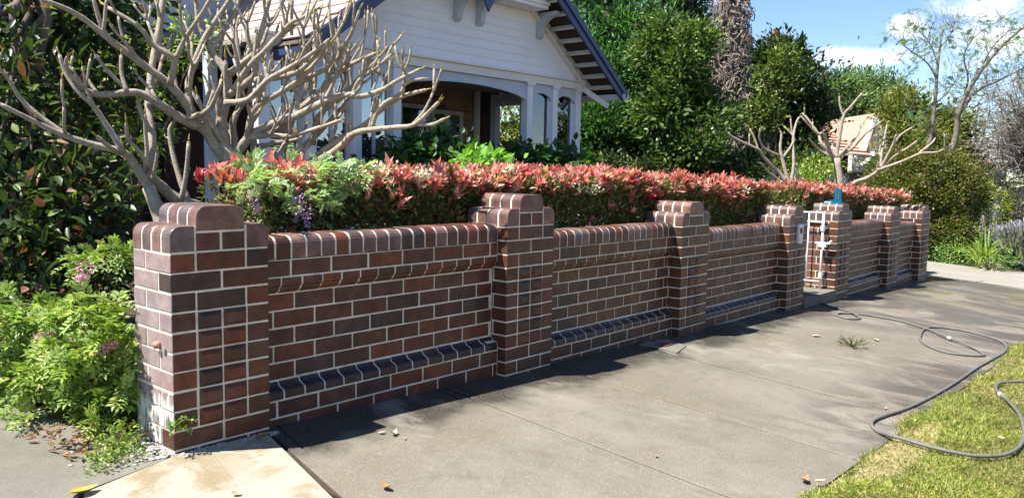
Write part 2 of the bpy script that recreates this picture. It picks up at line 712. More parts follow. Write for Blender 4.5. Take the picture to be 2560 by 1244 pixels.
path = empty('footpath', None, None)
path['kind'] = 'structure'
del_keys = [k for k in ('label', 'category') if k in path]
JOINTS = [.47, 1.68, 2.68, 3.77, 4.88, 5.95, 7.03, 8.10, 9.2, 10.3, 11.5, 12.75]
LAWN_Y = -2.02
under = MB()
ground_poly(under, [(.3, .3), (.3, -2.2), (13.0, -2.2), (13.0, .3)], -.012, .06)
under.build('joint_bed', M_SOIL, path)
for i in range(len(JOINTS) - 1):
    x0, x1 = JOINTS[i] + .008, JOINTS[i + 1] - .008
    b = MB()
    sk = .05           # the joints are slightly out of square to the fence
    l0 = sk * 2.05
    p0 = [(x0, .14), (x0 - l0, LAWN_Y - .03), (x1 - l0, LAWN_Y - .03), (x1, .14)]
    if i == 0:
        p0 = [(x0 + .02, .14), (x0 - .44, LAWN_Y - .03), (x1 - l0, LAWN_Y - .03), (x1, .14)]
    ground_poly(b, p0, R.uniform(-.002, .002), .07, groove=.055)
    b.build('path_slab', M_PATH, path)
# the newer, paler crossover in front of the driveway
cross = empty('driveway_crossover', None, None)
cross['kind'] = 'structure'
b = MB()
ground_poly(b, [(.474, .10), (.026, -1.74 + .0), (-.02, -2.6), (-1.2, -2.6), (-.80, -1.0), (-.43, -.16), (-.02, -.02), (-.02, .10)], .003, .09)
b.build('crossover_slab', M_NEWCON, cross)
# tooled lines and dribbles of slurry on the crossover
for (xa, ya, xb, yb) in ((.12, -.08, -.19, -1.3),):
    b = MB()
    b.add([(xa, ya, gz(xa, ya) + .0055), (xa + .007, ya, gz(xa, ya) + .0055), (xb + .007, yb, gz(xb, yb) + .0055), (xb, yb, gz(xb, yb) + .0055),
           (xa + .0035, ya, gz(xa, ya) + .0085), (xb + .0035, yb, gz(xb, yb) + .0085)], [(0, 3, 5, 4), (4, 5, 2, 1)])
    b.build('slurry_ridge', M_NEWCON, cross)
# the driveway inside the gate line
b = MB()
ground_poly(b, [(-.06, -.035), (-.45, -.155), (-.81, -1.0), (-1.2, -2.6), (-4.5, -2.6), (-4.5, 12), (-.30, 12), (-.22, .9), (-.10, .3)], .004, .09)
tag(b.build('driveway', M_DRIVE), kind='structure')
# neighbour's pale driveway beyond the last pier
b = MB()
ground_poly(b, [(12.76, .5), (12.76, -2.05), (16.2, -1.9), (15.6, -.2), (15.4, 1.4), (15.5, 3.0), (14.8, 6.0), (12.9, 6.0)], .002, .08)
tag(b.build('neighbour_driveway', M_APRON), kind='structure')

# lawn: a rough sheet and real blades on it
b = MB()
gx = np.linspace(-1.0, 14.0, 151)
gy = np.linspace(-6.0, LAWN_Y + .06, 46)


def edge_y(x):
    return LAWN_Y + .030 * math.sin(x * 2.1) + .022 * math.sin(x * 7.3 + 1) + .012 * math.sin(x * 17.0) - (.10 if x < .2 else 0)


def lawn_z(x, y):
    e = edge_y(x)
    k = min(1.0, max(0.0, (e - y) / .10))
    return gz(x, y) - .012 + .026 * k + .006 * math.sin(x * 9) * math.sin(y * 11) * k


v = [(x, y, lawn_z(x, y)) for y in gy for x in gx]
n = len(gx)
b.add(v, [(j * n + i, j * n + i + 1, (j + 1) * n + i + 1, (j + 1) * n + i) for j in range(len(gy) - 1) for i in range(n - 1)])
tag(b.build('lawn', M_TURFSOIL, smooth=True), kind='structure')
M_GRASS = leaf_mat('grass_blade', .5, .42, .3)


def grass(n, x0, x1, y0, y1, hgt, seed_edge=True):
    x = rng.uniform(x0, x1, n)
    y = rng.uniform(y0, y1, n)
    e = LAWN_Y + .030 * np.sin(x * 2.1) + .022 * np.sin(x * 7.3 + 1) + .012 * np.sin(x * 17.0)
    # thin, worn patches
    th = np.sin(x * 3.1 + 1.3 * np.sin(y * 4.0)) * np.sin(y * 5.3 + x) + .35 * np.sin(x * 11 + y * 13)
    bare = ((x - 2.9) ** 2 / .5 + (y + 2.16) ** 2 / .012 < 1) & (rng.random(n) < .8)
    k = (y < e + rng.normal(0, .014, n)) & (rng.random(n) < .62 + .4 * (th > -.25)) & ~bare
    x, y, th = x[k], y[k], th[k]
    m = len(x)
    z = np.array([lawn_z(a, c) for a, c in zip(x, y)])
    P = np.stack([x, y, z - .003], 1)
    D = np.stack([rng.normal(0, .75, m), rng.normal(0, .75, m), rng.uniform(.25, 1.0, m)], 1)
    U = rng.normal(size=(m, 3))
    L = hgt * (1 + rng.normal(0, .35, m)).clip(.3, 2) * (1 + .25 * (th > .2))
    W = .0042 * (1 + rng.normal(0, .25, m)).clip(.5, 1.7)
    pal_g = [(3, (.26, .34, .06)), (3, (.35, .42, .09)), (2, (.46, .42, .15)), (1.9, (.54, .47, .23)), (.7, (.17, .24, .04))]
    col = .90 * pick(pal_g, m, .16) * (1 + .18 * np.sign(th))[:, None].clip(.8, 1.2)
    vv, f = leaf_arrays(P, D, U, L, W, KITE)
    return vv, f, col


ch = [grass(150000, 1.5, 4.6, -3.15, -1.95, .021), grass(46000, 4.4, 9.5, -3.0, -1.9, .030)]
go = link('grass', tri_mesh('grass', ch, M_GRASS))
tag(go, 'short dry yellow-green grass of the verge beside the footpath', 'grass', kind='stuff')
# ================================================================== brick fence
H = .086          # one course
PW, PD = .47, .35  # pier width and depth
PX = [0.0, 2.155, 4.352, 6.598, 8.026, 10.051, 11.62]
PZ = [0.0, .023, -.065, -.151, -.155, -.230, -.244]


def brick_mat(name, rough=.42, lime=False, coat=0.0):
    t = NT(name)
    p = t.pos()
    oi = t.n('ObjectInfo')
    c = oi.outputs['Color']
    rnd = oi.outputs['Random']
    big = t.noise(p, 13, 4, .6)
    fine = t.noise(p, 190, 4, .7)
    mid = t.noise(p, 45, 4, .65, .3)
    hsv = t.n('HueSaturation')
    t.put(hsv.inputs['Color'], c)
    t.put(hsv.inputs['Value'], t.ramp(big, .3, .7, .72, 1.3))
    col = hsv.outputs[0]
    col = t.mix(t.ramp(mid, .52, .72, 0, .5), col, (.035, .026, .026))           # kiln flashing
    col = t.mix(t.ramp(fine, .66, .78, 0, .5), col, (.22, .16, .13))             # grog specks
    col = t.mix(t.ramp(fine, .22, .32, .5, 0), col, (.02, .015, .014))
    # smears of old mortar and soot over faces and joints
    smear = t.ramp(t.noise(p, 24, 6, .72, 1.5), .58, .72, 0, .42)
    col = t.mix(smear, col, (.20, .165, .14))
    soot = t.ramp(t.noise(p, 3.2, 5, .65, .6), .50, .72, 0, .5)
    col = t.mix(soot, col, (.022, .017, .016))
    r = t.ramp(mid, .3, .7, rough * .8, rough * 1.25)
    if lime:
        sep = t.n('SeparateXYZ')
        t.put(sep.inputs[0], p)
        nx = t.n('SeparateXYZ')
        t.put(nx.inputs[0], t.n('NewGeometry').outputs['True Normal'])
        side = t.ramp(nx.outputs['X'], -.3, -.7)
        clean = col
        sun_film = t.ramp(t.noise(p, 9, 5, .65), .35, .75, .50, .90)  # dust film, paled further to put sunlight into the side's colour
        col = t.mix(sun_film, col, (.40, .315, .31))
        runs = t.n('Mapping')
        runs.inputs['Scale'].default_value = (1, 30, 5)
        t.put(runs.inputs[0], p)
        k = t.math('ADD', t.noise(runs.outputs[0], 1.0, 5, .7, 1.2), t.ramp(sep.outputs['Z'], .10, .36, .20, -.30))
        col = t.mix(t.ramp(k, .50, .60), col, (.66, .65, .62))
        col = t.mix(t.ramp(k, .68, .76, 0, .85), col, (.10, .09, .085))
        spat = t.ramp(t.noise(p, 60, 2, .5), .70, .74, 0, .8)
        col = t.mix(spat, col, (.6, .58, .56))
        col = t.mix(side, clean, col)
        r = t.math('MAXIMUM', r, t.math('MULTIPLY', side, .6))
    h = t.math('ADD', t.math('MULTIPLY', fine, .5), t.math('MULTIPLY', mid, .6))
    return t.done(t.principled(col, r, t.bump(h, .45, .003), .34, 0.0, coat))


M_BRICK = brick_mat('clinker_brick')
M_BRICK_LIME_SUN = brick_mat('limed_sunlit_brick', .55, True)
M_GLAZE = brick_mat('glazed_plinth_brick', .30, False, .05)
t = NT('lime_mortar')
p = t.pos()
f = t.noise(p, 7, 5, .6)
g = t.noise(p, 160, 3, .7)
col = t.mix(t.ramp(f, .35, .7), (.72, .665, .555), (.56, .505, .405))
col = t.mix(t.ramp(t.noise(p, 28, 5, .7), .50, .72, 0, .55), col, (.34, .29, .225))
col = t.mix(t.ramp(g, .55, .75, 0, .4), col, (.26, .23, .185))
M_MORTAR = t.done(t.principled(col, .9, t.bump(g, .6, .004), .25))

PAL_RED = [(3.2, (0.1017, 0.0351, 0.0227)), (2.6, (0.0829, 0.0338, 0.0263)), (1.5, (0.1271, 0.0378, 0.0191)), (1.1, (0.0559, 0.0317, 0.0287)), (1.8, (0.0889, 0.0405, 0.0251)), (.5, (0.1525, 0.0432, 0.0180))]
PAL_BROWN = [(3, (0.0928, 0.0405, 0.0227)), (2.4, (0.0787, 0.0360, 0.0232)), (1.2, (0.1077, 0.0432, 0.0217)), (1.0, (0.0597, 0.0340, 0.0249)), (.4, (0.1368, 0.0575, 0.0243))]
PAL_BLUE = [(3, (.030, .020, .030)), (2, (.040, .023, .028)), (1.3, (.056, .030, .026))]
PAL_CAP = [(2, (0.1550, 0.0843, 0.0722)), (2, (0.1353, 0.0813, 0.0745)), (1, (0.1187, 0.0843, 0.0844)), (1, (0.1649, 0.0938, 0.0722))]


def rc(pal):
    w = [p[0] for p in pal]
    c = R.choices([p[1] for p in pal], w)[0]
    k = R.uniform(.82, 1.2)
    return (c[0] * k, c[1] * k, c[2] * k, 1)


_cache = {}


def box_brick(w, d, h, bev=.0030):
    """chamfered brick, front at y=0, x centred, z centred"""
    key = ('b', round(w, 3), round(d, 3), round(h, 3))
    if key not in _cache:
        v, f = [], []
        X, Y0, Y1, Z, e = w / 2, 0.0, d, h / 2, bev
        cs = [(sx, sy, sz) for sx in (-1, 1) for sy in (-1, 1) for sz in (-1, 1)]
        idx = {}
        for sx, sy, sz in cs:
            x, y, z = sx * X, (Y0 if sy < 0 else Y1), sz * Z
            ix, iy, iz = x - sx * e, y - sy * e, z - sz * e
            idx[(sx, sy, sz)] = len(v)
            v += [(x, iy, iz), (ix, y, iz), (ix, iy, z)]
        g = lambda sx, sy, sz, a: idx[(sx, sy, sz)] + a
        for s in (-1, 1):
            q = [(s, -1, -1), (s, 1, -1), (s, 1, 1), (s, -1, 1)]
            f.append(tuple(g(*c, 0) for c in (q if s > 0 else q[::-1])))
            q = [(1, s, -1), (-1, s, -1), (-1, s, 1), (1, s, 1)]
            f.append(tuple(g(*c, 1) for c in (q if s > 0 else q[::-1])))
            q = [(-1, -1, s), (1, -1, s), (1, 1, s), (-1, 1, s)]
            f.append(tuple(g(*c, 2) for c in (q if s > 0 else q[::-1])))
        for a in (-1, 1):
            for c in (-1, 1):
                f.append((g(a, c, -1, 0), g(a, c, -1, 1), g(a, c, 1, 1), g(a, c, 1, 0)) if a * c < 0 else (g(a, c, -1, 1), g(a, c, -1, 0), g(a, c, 1, 0), g(a, c, 1, 1)))
                f.append((g(a, -1, c, 0), g(a, -1, c, 2), g(a, 1, c, 2), g(a, 1, c, 0)))
                f.append((g(-1, a, c, 1), g(-1, a, c, 2), g(1, a, c, 2), g(1, a, c, 1)))
        for c in cs:
            f.append((g(*c, 0), g(*c, 1), g(*c, 2)))
        m = MB().add(v, f)
        me = m.mesh('brick', M_BRICK)
        me.validate()
        import bmesh
        bm = bmesh.new()
        bm.from_mesh(me)
        bmesh.ops.recalc_face_normals(bm, faces=bm.faces)
        bm.to_mesh(me)
        bm.free()
        _cache[key] = me
    return _cache[key]


def bev_prism(key, poly, axis, a, b, mat, smooth=False):
    """extruded brick with a small arris at both ends"""
    if key not in _cache:
        e = .003
        cx, cy = np.mean([p[0] for p in poly]), np.mean([p[1] for p in poly])
        wx = max(p[0] for p in poly) - min(p[0] for p in poly)
        wy = max(p[1] for p in poly) - min(p[1] for p in poly)
        sm = [(cx + (p[0] - cx) * (1 - 2 * e / wx), cy + (p[1] - cy) * (1 - 2 * e / wy)) for p in poly]
        o = [i for i in range(3) if i != axis]

        def mk(p, t):
            q = [0, 0, 0]
            q[axis] = t
            q[o[0]], q[o[1]] = p
            return q
        n = len(poly)
        rings = [[mk(p, a) for p in sm], [mk(p, a + e) for p in poly], [mk(p, b - e) for p in poly], [mk(p, b) for p in sm]]
        v = [q for r in rings for q in r]
        f = [tuple(range(n))[::-1], tuple(range(3 * n, 4 * n))]
        for i in range(3):
            for k in range(n):
                f.append((i * n + k, i * n + (k + 1) % n, (i + 1) * n + (k + 1) % n, (i + 1) * n + k))
        me = MB().add(v, f).mesh('brick', mat)
        import bmesh
        bm = bmesh.new()
        bm.from_mesh(me)
        bmesh.ops.recalc_face_normals(bm, faces=bm.faces)
        bm.to_mesh(me)
        bm.free()
        _cache[key] = me
    return _cache[key]


def round_poly(x0, x1, z0, z1, rl, rr, k=6):
    """upright block with its top-left / top-right corners rounded"""
    p = [(x0, z0), (x1, z0)]
    if rr:
        p += [(x1 - rr + rr * math.cos(a), z1 - rr + rr * math.sin(a)) for a in np.linspace(0, math.pi / 2, k)]
    else:
        p += [(x1, z1)]
    if rl:
        p += [(x0 + rl + rl * math.cos(a), z1 - rl + rl * math.sin(a)) for a in np.linspace(math.pi / 2, math.pi, k)]
    else:
        p += [(x0, z1)]
    return p


def put(me, parent, loc, col, name='brick', rot=0.0, jit=.0012, mat=None):
    o = link(name, me, parent)
    o.location = (loc[0] + R.uniform(-jit, jit), loc[1] + R.uniform(-jit, jit), loc[2] + R.uniform(-jit, jit))
    o.rotation_euler = (R.uniform(-.004, .004), R.uniform(-.004, .004), rot + R.uniform(-.004, .004))
    o.color = col
    if mat is not None:
        o.material_slots[0].link = 'OBJECT'
        o.material_slots[0].material = mat
    return o


BH = .0770
REC = .0032         # depth of the pointing


def raised_mesh():
    if 'raised' not in _cache:
        w, h, e, pr = .108, .075, .016, .016
        v = []
        for (s, y) in ((0, .06), (0, -.001), (e, -pr)):
            v += [(-w / 2 + s, y, -h / 2 + s), (w / 2 - s, y, -h / 2 + s), (w / 2 - s, y, h / 2 - s), (-w / 2 + s, y, h / 2 - s)]
        f = [(3, 2, 1, 0), (8, 9, 10, 11)]
        for i in range(2):
            for k in range(4):
                f.append((i * 4 + k, (i + 1) * 4 + k, (i + 1) * 4 + (k + 1) % 4, i * 4 + (k + 1) % 4))
        me = MB().add(v, f).mesh('raised_brick', M_BRICK)
        import bmesh
        bm = bmesh.new()
        bm.from_mesh(me)
        bmesh.ops.recalc_face_normals(bm, faces=bm.faces)
        bm.to_mesh(me)
        bm.free()
        _cache['raised'] = me
    return _cache['raised']


def make_pier(parent, i, swap, lime=False, name='pier'):
    x, z = PX[i], PZ[i]
    p = bpy.data.objects.new(name, None)
    COL.objects.link(p)
    p.parent = parent
    p.location = (x, 0, z)
    pal = PAL_RED if i < 2 else PAL_BROWN
    if i == 4:
        side_pal = [(2, (.20, .085, .055)), (1, (.16, .075, .055))]
    lm = M_BRICK_LIME_SUN if lime else None
    bot = -3 if i else -2
    # mortar core
    r = REC
    m = MB()
    m.box(r, PW - r, r, PD - r, bot * H, 10 * H + .004)
    m.add(*_pp(round_poly(r, .121, 10 * H + .0041, 10 * H + .1125, .046, 0), r, PD - r))
    m.add(*_pp(round_poly(PW - .121, PW - r, 10 * H + .0041, 10 * H + .1125, 0, .046), r, PD - r))
    m.add(*_pp(round_poly(.12 + r, .35 - r, 10 * H + .0042, 11 * H + .1125, .048, .048), r, PD - r))
    m.build('mortar', M_MORTAR, p)

    def br(w, d, xc, y0, k, pl=None, mat=None):
        put(box_brick(w, d, BH), p, (xc, y0, (k + .5) * H), rc(pl or pal), mat=mat)
    k = 9
    seq = ['B', 'A', 'B'] if swap else ['A', 'B', 'A']
    rows = seq + ['r'] * 6
    kk = 9
    last = seq[-1]
    order = []
    for q in rows:
        order.append((kk, q))
        kk -= 1
    nxt = 'A' if swap else 'B'
    while kk >= bot:
        order.append((kk, nxt))
        nxt = 'A' if nxt == 'B' else 'B'
        kk -= 1
    par = 0 if not swap else 1
    for k, q in order:
        sidealt = (k + par) % 2 == 1          # True: long side at the arris
        if q == 'A' or (q == 'r' and sidealt):
            dl, bk = .23, .11
        else:
            dl, bk = .11, .23
        if q == 'A':
            br(.11, .23, .055, 0, k, mat=lm if lime else None)
            br(.23, .11, .235, 0, k)
            br(.11, .23, .415, 0, k)
            dl, bk = .23, .11
        elif q == 'B':
            br(.23, .11, .115, 0, k)
            br(.23, .11, .355, 0, k)
            dl, bk = .11, .23
        else:
            br(.11, dl, .055, 0, k)
            br(.11, .11, .415, 0, k)
            put(raised_mesh(), p, (.175, 0, (k + .5) * H), rc(pal), 'raised_brick')
            put(raised_mesh(), p, (.295, 0, (k + .5) * H), rc(pal), 'raised_brick')
        # back brick of the side face (and its mirror on the far side)
        w = .11
        put(box_brick(w, bk, BH), p, (.055, PD - bk, (k + .5) * H), rc(side_pal if i == 4 else pal))
        put(box_brick(w, bk, BH), p, (.415, PD - bk, (k + .5) * H), rc(pal))
    # thin skins: limed, sun-paled side of the end pier uses its own material
    if lime:
        for o in p.children:
            if o.name.startswith('brick') and o.location.x < .06:
                o.material_slots[0].link = 'OBJECT'
                o.material_slots[0].material = M_BRICK_LIME_SUN
    # rows above the shoulders
    if swap:
        br(.23, .11, .235, 0, 10)
    else:
        br(.11, .23, .175, 0, 10)
        br(.11, .23, .295, 0, 10)
    z0 = 10 * H + .005
    for j in range(4):
        y0 = j * .0911 - .0004
        c = rc(PAL_CAP)
        front = rc(pal) if j == 0 else c
        put(bev_prism('sl', round_poly(0, .11, 0, .11, .046, 0), 1, 0, .0765, M_BRICK), p, (0, y0, z0), c, 'bullnose_brick')
        put(bev_prism('sr', round_poly(0, .11, 0, .11, 0, .046), 1, 0, .0765, M_BRICK), p, (.36, y0, z0), rc(PAL_CAP), 'bullnose_brick')
        put(bev_prism('ct', round_poly(0, .23, 0, .11, .048, .048), 1, 0, .0765, M_BRICK), p, (.12, y0, z0 + H), rc(PAL_CAP), 'cap_brick')
    return p


def _pp(poly, y0, y1):
    n = len(poly)
    v = [(q[0], y0, q[1]) for q in poly] + [(q[0], y1, q[1]) for q in poly]
    f = [tuple(range(n)), tuple(range(n, 2 * n))[::-1]] + [(i, n + i, n + (i + 1) % n, (i + 1) % n) for i in range(n)]
    return v, f


Y_TOP, Y_MID, Y_LOW, Y_BACK = .080, .122, .064, .310


def arc(p0, p1, bulge, k=4):
    p0, p1 = np.array(p0), np.array(p1)
    n = np.array([-(p1 - p0)[1], (p1 - p0)[0]])
    return [tuple(p0 + (p1 - p0) * t + n * bulge * 4 * t * (1 - t)) for t in np.linspace(0, 1, k)]


# profiles in (y, z), z from 0 to BH
CORBEL = [(Y_TOP + .10, 0)] + [(Y_MID - .004, 0)] + arc((Y_MID - .004, .006), (Y_TOP + .014, .032), .22) + [(Y_TOP + .004, .036), (Y_TOP, .042), (Y_TOP, BH), (Y_TOP + .10, BH)]
PLINTH = [(Y_LOW + .11, 0), (Y_LOW, 0), (Y_LOW, .029), (Y_LOW + .003, .037), (Y_LOW + .011, .044), (Y_LOW + .025, .049), (Y_LOW + .039, .054), (Y_LOW + .050, .063), (Y_MID - .001, .0755), (Y_LOW + .11, .0755)]


def make_panel(parent, i, zoff, pal, name='wall_panel'):
    x0, x1 = PX[i] + PW + .006, PX[i + 1] - .006
    p = bpy.data.objects.new(name, None)
    COL.objects.link(p)
    p.parent = parent
    p.location = (x0, 0, zoff)
    Lp = x1 - x0
    r = REC
    bot = -4 if i > 3 else -3
    m = MB()
    cop = [(Y_TOP + r, 9 * H + .004)] + [(Y_BACK - r, 9 * H + .004)]
    rr = .048
    cop += [(Y_BACK - r - rr + rr * math.cos(a), 9 * H + .113 - rr + rr * math.sin(a)) for a in np.linspace(0, math.pi / 2, 6)]
    cop += [(Y_TOP + r + rr + rr * math.cos(a), 9 * H + .113 - rr + rr * math.sin(a)) for a in np.linspace(math.pi / 2, math.pi, 6)]
    prof = [(Y_BACK - r, bot * H), (Y_BACK - r, 9 * H)] + [(Y_TOP + r, 9 * H), (Y_TOP + r, 8 * H - .005)]
    prof += [(y + r, 7 * H + .005 + z) for y, z in CORBEL[::-1][2:-1]]
    prof += [(Y_MID + r, 7 * H - .002), (Y_MID + r, 2 * H)]
    prof += [(y + r, 1 * H + .005 + z) for y, z in PLINTH[::-1][1:-1]]
    prof += [(Y_LOW + r, 1 * H), (Y_LOW + r, bot * H)]
    e = .0055
    m.prism(cop[::-1], 0, -e, Lp + e)
    m.prism(prof, 0, -e, Lp + e)
    mo = m.build('mortar', M_MORTAR, p)
    import bmesh
    bm = bmesh.new()
    bm.from_mesh(mo.data)
    bmesh.ops.recalc_face_normals(bm, faces=bm.faces)
    bm.to_mesh(mo.data)
    bm.free()
    # coping
    n = max(1, round((Lp + .01) / .0865))
    pitch = (Lp + .01) / n
    cw = pitch - .0095
    poly = [(Y_TOP, 0), (Y_BACK, 0)]
    poly += [(Y_BACK - .05 + .05 * math.cos(a), .06 + .05 * math.sin(a)) for a in np.linspace(0, math.pi / 2, 6)]
    poly += [(Y_TOP + .05 + .05 * math.cos(a), .06 + .05 * math.sin(a)) for a in np.linspace(math.pi / 2, math.pi, 6)]
    me = bev_prism(('cop', i), poly, 0, 0, cw, M_BRICK)
    for k in range(n):
        put(me, p, (k * pitch, 0, 9 * H + .005), rc(PAL_RED if R.random() < .6 else PAL_CAP), 'coping_brick', jit=.001)

    def course(k, y, off, pl, d=.10):
        a = -off
        while a < Lp - .03:
            s, e2 = max(a, 0), min(a + .23, Lp)
            if e2 - s > .03:
                put(box_brick(e2 - s, d, BH), p, ((s + e2) / 2, y, (k + .5) * H), rc(pl))
            a += .24
    course(8, Y_TOP, .065, pal)
    for j, k in enumerate((6, 5, 4, 3, 2)):
        course(k, Y_MID, .02 + .12 * (j % 2), pal)
    course(0, Y_LOW, .16, pal)
    course(-1, Y_LOW, .04, pal)
    for k in range(bot, -1):
        course(k, Y_LOW, .16 if k % 2 == 0 else .04, pal)
    # moulded string course and glazed plinth
    n = max(1, round((Lp + .01) / .12))
    pitch = (Lp + .01) / n
    mc = bev_prism(('corb', i), CORBEL, 0, 0, pitch - .009, M_BRICK)
    mp_ = bev_prism(('pli', i), PLINTH, 0, 0, pitch - .009, M_GLAZE)
    for k in range(n):
        put(mc, p, (k * pitch, 0, 7 * H + .005), rc(pal), 'moulded_brick', jit=.0008)
        put(mp_, p, (k * pitch, 0, 1 * H + .005), rc(PAL_BLUE), 'plinth_brick', jit=.0008)
    return p


fence_a = empty('brick_fence', 'low clinker brick fence of four stepped piers and three panels, left of the gate', 'fence')
for i in range(4):
    make_pier(fence_a, i, swap=i >= 2, lime=(i == 0), name='end_pier' if i == 0 else 'pier')
make_panel(fence_a, 0, .012, PAL_RED)
make_panel(fence_a, 1, -.065, PAL_BROWN)
make_panel(fence_a, 2, -.151, PAL_BROWN)
fence_b = empty('brick_fence', 'far run of the brick fence beyond the white gate, three piers and two panels', 'fence')
for i in (4, 5, 6):
    make_pier(fence_b, i, swap=True, name='gate_pier' if i == 4 else 'pier')
make_panel(fence_b, 4, -.232, PAL_BROWN)
make_panel(fence_b, 5, -.322, PAL_BROWN)

# doorstep of the gate, between the piers
b = MB()
x0, x1 = PX[3] + PW + .004, PX[4] - .004
b.box(x0, x1, -.02, 1.6, -.42, gz(PX[4], 0) + .125)
o = b.build('gate_step', M_DRIVE)
tag(o, 'wet concrete step between the gate piers', 'step')
# ================================================================== the house
HY = 5.2
M_BOARD = plain('weatherboard_paint', (.89, .90, .91), .55, (.85, .86, .87), 3, .1, 40)
M_CREAM = plain('cream_trim_paint', (.82, .79, .70), .5, (.77, .74, .65), 4, .1, 50)
M_WHITE = plain('white_trim_paint', (.85, .86, .87), .45, (.80, .81, .82), 4, .08, 50)
M_GREYBLUE = plain('grey_blue_paint', (.55, .60, .66), .55, (.50, .55, .61), 4, .1, 50)
M_NAVY = plain('navy_paint', (.040, .058, .150), .4, (.032, .048, .125), 5, .1, 50, .5)
M_DARKIN = plain('dark_interior', (.05, .045, .04), .8)
M_FLOOR = plain('verandah_boards', (.10, .075, .055), .7)
M_SAND = plain('sandstone', (.36, .27, .165), .85, (.27, .20, .13), 5, .6, 60)
M_FRAME = plain('window_frame_paint', (.60, .60, .58), .5)
M_BLIND = plain('venetian_blind', (.62, .62, .60), .6)
M_UNDER = plain('tile_underside', (.085, .06, .05), .9)


def glass_mat(name, refl=.16, tint=(.75, .8, .82), rough=.02):
    t = NT(name)
    tr = t.n('BsdfTransparent')
    tr.inputs[0].default_value = (*tint, 1)
    gl = t.n('BsdfGlossy')
    gl.inputs['Color'].default_value = (.92, .95, 1, 1)
    gl.inputs['Roughness'].default_value = rough
    lw = t.n('LayerWeight')
    lw.inputs['Blend'].default_value = .35
    f = t.ramp(lw.outputs['Fresnel'], 0, 1, refl, 1.0, False)
    mx = t.n('MixShader')
    t.put(mx.inputs[0], f)
    t.t.links.new(tr.outputs[0], mx.inputs[1])
    t.t.links.new(gl.outputs[0], mx.inputs[2])
    return t.done(mx.outputs[0])


M_GLASS = glass_mat('window_glass')
M_GLASS_CLEAR = glass_mat('clear_glass', .10, (.86, .9, .9))


def brickwork(name, c1, c2, mortar, axis='y', scale=1.0):
    t = NT(name)
    p = t.pos()
    sep = t.n('SeparateXYZ')
    t.put(sep.inputs[0], p)
    cb = t.n('CombineXYZ')
    t.put(cb.inputs[0], sep.outputs['X' if axis == 'y' else 'Y'])
    t.put(cb.inputs[1], sep.outputs['Z'])
    br = t.n('TexBrick')
    br.inputs['Color1'].default_value = (*c1, 1)
    br.inputs['Color2'].default_value = (*c2, 1)
    br.inputs['Mortar'].default_value = (*mortar, 1)
    br.inputs['Scale'].default_value = 1.0
    br.inputs['Brick Width'].default_value = .24 * scale
    br.inputs['Row Height'].default_value = .086 * scale
    br.inputs['Mortar Size'].default_value = .006 * scale
    t.put(br.inputs['Vector'], cb.outputs[0])
    n = t.ramp(t.noise(p, 9, 4), .3, .7, .75, 1.2)
    h = t.n('HueSaturation')
    t.put(h.inputs['Color'], br.outputs['Color'])
    t.put(h.inputs['Value'], n)
    return t.done(t.principled(h.outputs[0], .75, t.bump(t.math('SUBTRACT', 1.0, br.outputs['Fac']), .5, .006), .4))


M_DKBRICK = brickwork('dark_brickwork', (.075, .030, .026), (.055, .028, .028), (.030, .022, .022))
M_DKBRICK_X = brickwork('dark_brickwork_side', (.075, .030, .026), (.055, .028, .028), (.030, .022, .022), 'x')
M_REDBRICK = brickwork('red_brickwork', (.30, .085, .045), (.24, .070, .042), (.30, .24, .2))
M_TERRA = plain('terracotta_tile', (.36, .145, .085), .8, (.26, .11, .07), 2.5, .5, 30)
M_SHINGLE = plain('pale_pink_shingle', (.44, .335, .29), .85, (.37, .285, .255), 2.2, .5, 40)

house = empty('gabled_house', 'white weatherboard bungalow with navy barge boards and arched front verandah', 'house', loc=(0, 0, 0))

AX, AZ, SL = 7.15, 4.86, .742        # gable apex (lower edge of the barge) and slope


def rake(x):
    return AZ - SL * abs(x - AX)


# verandah floor, plinth, ceiling
b = MB()
b.box(3.58, 9.98, 5.18, 7.32, .22, .30)
b.build('verandah_floor', M_FLOOR, house)
b = MB()
b.box(3.60, 9.96, 5.21, 5.42, -.3, .215)
b.build('plinth_wall', M_DKBRICK, house)
b = MB()
b.box(3.62, 9.94, 5.25, 7.4, 2.68, 2.72)
b.build('verandah_ceiling', plain('verandah_ceiling_paint', (.34, .31, .27), .7), house)

# posts
POSTS = [(3.61, 3.77), (4.26, 4.42), (4.99, 5.13), (5.67, 5.81), (8.49, 8.63), (9.16, 9.29), (9.81, 9.95)]
for x0, x1 in POSTS:
    b = MB()
    b.box(x0, x1, HY, HY + .13, .302, 2.585)
    o = b.build('post', M_WHITE, house)
    c = MB()
    c.box(x0 - .018, x1 + .018, HY - .018, HY + .148, 2.588, 2.612)
    c.box(x0 - .034, x1 + .034, HY - .034, HY + .164, 2.612, 2.637)
    c.build('capital', M_WHITE, o)
for x0, y0 in ((9.81, 6.36), (9.81, 7.10), (3.62, 6.36)):
    b = MB()
    b.box(x0, x0 + .13, y0, y0 + .13, .302, 2.64)
    b.build('post', M_GREYBLUE, house)
# beam and frieze
b = MB()
b.box(3.60, 9.96, HY + .012, HY + .12, 2.642, 2.676)
b.box(3.57, 9.99, HY - .022, HY + .010, 2.640, 2.760)
b.box(3.56, 10.0, HY - .060, HY + .008, 2.762, 2.792)
b.build('frieze', M_CREAM, house)


